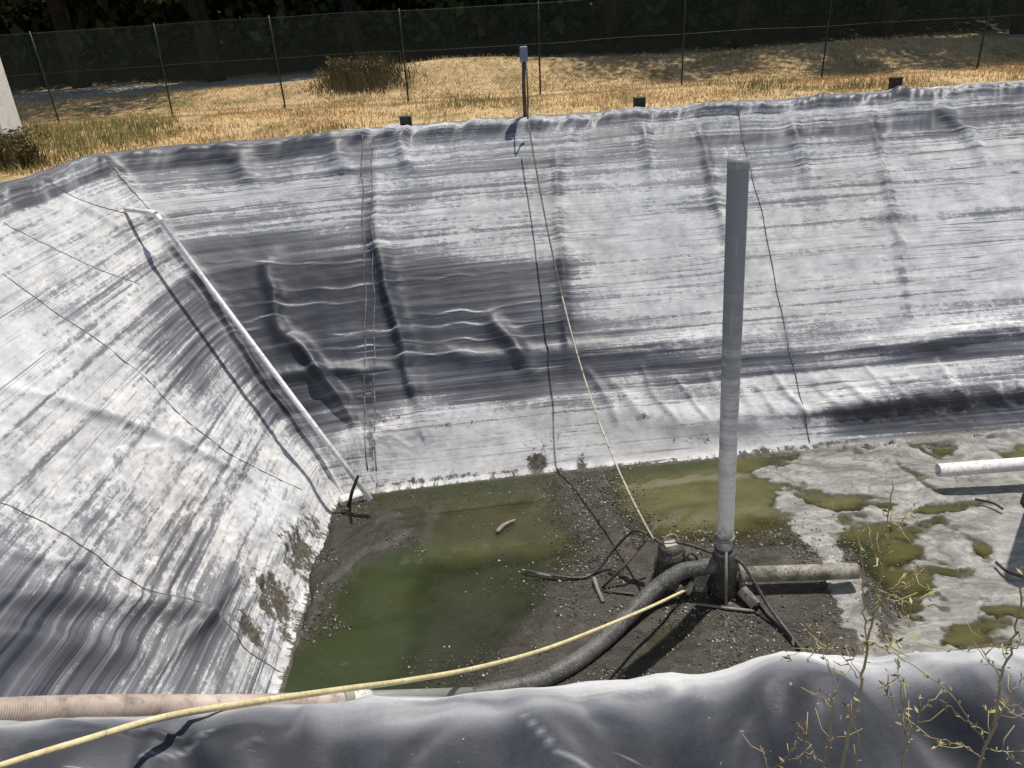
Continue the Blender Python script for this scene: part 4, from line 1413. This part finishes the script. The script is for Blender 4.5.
o = MB().tube(sag([at_z(497, 532, FLOOR + .03), at_z(504, 525, FLOOR + .05), at_z(515, 520, FLOOR + .04)], 4), [.03, .028, .028, .027, .026, .024, .022, .02, .016], 7).build('driftwood_stick', M['wood'])
tag(o, 'bleached driftwood stick in the shallow olive water', 'stick')
o = MB().tube(sag([at_z(522, 570, FLOOR + .04), at_z(545, 575, FLOOR + .05), at_z(562, 577, FLOOR + .03)], 4), .013, 6).build('driftwood_stick', M['wood'])
tag(o, 'thin curved twig lying at the edge of the green water', 'stick')

# corrugated hose on the near slope
h0, h1 = at_d(-60, 713, 2.55), at_d(348, 699, 3.75)
n = 1000
cl, rad = [], []
for i in range(n):
    t = i / (n - 1)
    q = h0 + (h1 - h0) * t
    q = q + np.array([0, 0, .010 * sin(t * 6.5) - .012])
    cl.append(q)
    rad.append(.0475 + .0022 * sin(i * 2 * pi / 5.0))
ch = empty('corrugated_hose', tuple(h0))
tag(ch, 'pinkish grey corrugated hose lying along the foot of the near bank at left', 'hose')
MB().tube(cl, rad, 18).build('hose_run', M['corrhose'], ch)
hu = (h1 - h0) / np.linalg.norm(h1 - h0)
MB().lathe(h1 - hu * .05, hu, [(.05, 0), (.058, .006), (.058, .05), (.05, .056)], 18).build('clamp', M['pumpcap'], ch)
MB().lathe(h1 - hu * .01, hu, [(.05, 0), (.05, .08), (.042, .1), (.042, .14)], 16).build('coupling', M['pvc_old'], ch)
MB().tube([h1 + hu * .08, at_d(400, 697, 3.95), at_d(470, 694, 4.25)], .036, 14).build('pipe_tail', M['riser'], ch)

# ------------------------------------------------------------------ white pipe at the right edge, timber, twigs
wr0 = at_z(938, 470.5, FLOOR + .30); wr1 = at_z(1060, 461, FLOOR + .36); wr2 = at_z(1150, 454, FLOOR + .42)
wq = empty('white_pipe', tuple(wr0))
tag(wq, 'thick white pipe with an open dark end jutting in from the right above the scum', 'pipe')
MB().tube([wr0, wr1, wr2], .087, 20, hollow=True).build('pipe_run', M['pvc'], wq)
MB().lathe(wr1, wr2 - wr1, [(.09, 0), (.105, .01), (.105, .16), (.09, .17)], 20).build('coupling', M['pvc_old'], wq)
MB().tube([wr1 * .5 + wr2 * .5, (wr1 * .5 + wr2 * .5) * np.array([1, 1, 0]) + np.array([0, 0, FLOOR - .1])], .05, 12).build('prop', M['darkwood'], wq)
p0, p1 = at_z(960, 652, FLOOR + .06), at_z(1012, 646, FLOOR + .06)
o = empty('timber_batten', tuple(p0)); tag(o, 'dark wet timber batten at the edge of the scum above the near bank', 'timber')
dd = p1 - p0
MB().box((p0 + p1) / 2, (np.linalg.norm(dd), .09, .07), math.atan2(dd[1], dd[0]), .01).build('batten', M['darkwood'], o, shade=False)
rod('dark_twig', sag([at_z(975, 499, FLOOR + .07), at_z(993, 503, FLOOR + .08), at_z(1003, 509, FLOOR + .07)], 4), .016, 'darkwood', 'crooked black twig on the pale scum under the right pipe', 'twig')
rod('dark_twig', sag([at_z(996, 562, FLOOR + .07), at_z(1008, 572, FLOOR + .09), at_z(1024, 577, FLOOR + .07)], 4), .017, 'darkwood', 'black twig in the shadow band at the right edge', 'twig')


# ------------------------------------------------------------------ dry weeds on the near bank
def weed(stems, branches, label, seed, leafmat='weedleaf', nleaf=1.0, y0=1.12):
    """stems: [(pixel points, r0, r1)], each in its own upright plane"""
    r = np.random.default_rng(seed)
    base = at_y(*stems[0][0][0], y0)
    base[2] = bank_z(base[0], base[1])
    o = empty('dry_weed', tuple(base))
    tag(o, label, 'weed')
    mb = MB(); LV = []
    allp = []
    for pts, r0, r1 in stems + branches:
        yy = y0 + r.uniform(-.05, .05)
        Q = [at_y(a, b, yy + .06 * (i / len(pts)) * r.uniform(-1, 1)) for i, (a, b) in enumerate(pts)]
        if (pts, r0, r1) in stems:
            Q[0] = np.array([Q[0][0], y0, bank_z(Q[0][0], y0) - .02])
        P = catmull(Q, 7)
        P = [p + r.normal(0, .0018, 3) for p in P]
        mb.tube(P, np.linspace(r0, r1, len(P)) * .58, 6)
        allp.append(P)
    # side twigs
    tw = []
    for P in allp:
        for k in range(2, len(P) - 1):
            if r.random() < .30 * nleaf:
                d = P[k] - P[k - 1]; d /= np.linalg.norm(d) + 1e-9
                s = np.cross(d, r.standard_normal(3)); s /= np.linalg.norm(s)
                L = r.uniform(.012, .06)
                q1 = P[k] + (s * .8 + d * .6) * L * .5
                q2 = P[k] + (s * .7 + d * .9 + np.array([0, 0, .15])) * L
                mb.tube([P[k], q1, q2], [.0016, .0012, .0008], 4)
                tw.append([P[k], q1, q2])
    for P in allp + tw + tw:
        for p in P:
            if r.random() < .27 * nleaf:
                for _ in range(r.integers(1, 3)):
                    LV.append(p + r.normal(0, .003, 3))
    mb.build('stems', M['weedstem'], o)
    n = len(LV)
    LV = np.array(LV)
    a = r.standard_normal((n, 3)); a[:, 2] += .6; a /= np.linalg.norm(a, axis=1)[:, None]
    b = np.cross(a, r.standard_normal((n, 3))); b /= np.linalg.norm(b, axis=1)[:, None]
    c = np.cross(a, b)
    L = r.uniform(.007, .021, n)[:, None]; w = L * r.uniform(.11, .22, (n, 1))
    V = np.stack([LV, LV + a * L * .5 + b * w + c * w * .4, LV + a * L, LV + a * L * .5 - b * w + c * w * .4], 1)
    put('leaves', V.reshape(-1, 3), np.arange(n * 4).reshape(n, 4), M[leafmat], o, shade=False)


weed([([(836, 790), (846, 745), (860, 690), (868, 640), (880, 580), (887, 530), (893, 480)], .0065, .0018)],
     [([(866, 650), (864, 600), (862, 560), (858, 530)], .0028, .001), ([(872, 615), (890, 592), (908, 575), (925, 571)], .0026, .001),
      ([(868, 640), (905, 660), (945, 690), (985, 742)], .003, .0012), ([(878, 590), (905, 600), (930, 606)], .002, .001), ([(887, 535), (905, 520), (915, 508)], .0018, .0008),
      ([(882, 565), (872, 545), (866, 520)], .0016, .0008), ([(862, 680), (840, 655), (815, 648), (780, 660)], .002, .0008), ([(870, 630), (900, 640), (960, 650), (1000, 648)], .002, .001)],
     'tallest dry yellowish weed on the near bank, in front of the outlet pipe', 401)
weed([([(978, 790), (990, 735), (1000, 690), (1012, 640), (1022, 590), (1030, 545)], .006, .002)],
     [([(992, 725), (1015, 690), (1035, 660)], .0035, .0015), ([(990, 735), (965, 720), (940, 700)], .0025, .001), ([(1002, 680), (985, 655), (978, 630)], .002, .001), ([(995, 700), (1010, 705), (1040, 700)], .0025, .001),
      ([(986, 750), (1010, 752), (1040, 748)], .0025, .001), ([(984, 760), (960, 745), (925, 735)], .0022, .001)],
     'bushy dry weed with forked stems at the right edge of the near bank', 402)
weed([([(908, 800), (906, 745), (902, 700), (898, 665)], .0035, .001)],
     [([(906, 745), (920, 715), (930, 700)], .0018, .0008), ([(904, 725), (890, 700), (882, 680)], .0018, .0008)],
     'short pale weed between the tallest weed and the bushy one', 403)
weed([([(818, 800), (826, 755), (832, 715), (830, 690)], .003, .001)],
     [([(826, 755), (840, 725), (846, 700)], .0018, .0008), ([(824, 765), (806, 740), (800, 725)], .0018, .0008)],
     'reddish brown small weed left of the tallest weed', 404, 'redweed')
weed([([(772, 800), (768, 770), (760, 745)], .003, .001)],
     [([(768, 772), (785, 760), (792, 750)], .0016, .0008)],
     'low sprig of weed at the bottom edge below the standpipe', 405)
weed([([(862, 800), (858, 745), (838, 690), (820, 645), (805, 612)], .003, .0009)],
     [([(838, 690), (826, 700), (812, 690)], .0014, .0007)],
     'thin arching bare stalk leaning left across the crest of the near bank', 406, 'redweed', .5)

# ------------------------------------------------------------------ light, sky, camera
world = bpy.data.worlds.new('World')
scene.world = world
world.use_nodes = True
nt = world.node_tree
sky = nt.nodes.new('ShaderNodeTexSky')
sky.sky_type = 'NISHITA'
sky.sun_disc = False
sky.sun_elevation = SUN_EL
sky.sun_rotation = SUN_AZ
nt.links.new(sky.outputs[0], nt.nodes['Background'].inputs[0])
nt.nodes['Background'].inputs[1].default_value = .085
sl = bpy.data.lights.new('sun', 'SUN')
sl.energy = 4.4
sl.angle = radians(.53)
sl.color = (1, .955, .88)
so = bpy.data.objects.new('sun', sl)
COL.objects.link(so)
so.rotation_euler = Vector(SUNV).to_track_quat('Z', 'Y').to_euler()
so.location = (5, 6, 20)

cd = bpy.data.cameras.new('camera')
cam = bpy.data.objects.new('camera', cd)
COL.objects.link(cam)
cd.sensor_width = 36
cd.lens = F / 1024 * 36
cd.clip_start = .05
cd.clip_end = 2000
from mathutils import Matrix
mw = Matrix(((RT[0], UP[0], -FW[0], 0), (RT[1], UP[1], -FW[1], 0), (RT[2], UP[2], -FW[2], EYE), (0, 0, 0, 1)))
cam.matrix_world = mw
scene.camera = cam
vs = scene.view_settings
vs.view_transform = 'Standard'
vs.look = 'None'
vs.exposure = 0.22
vs.gamma = 1.0
for o in bpy.data.objects:
    if '_o' in o:
        del o['_o']
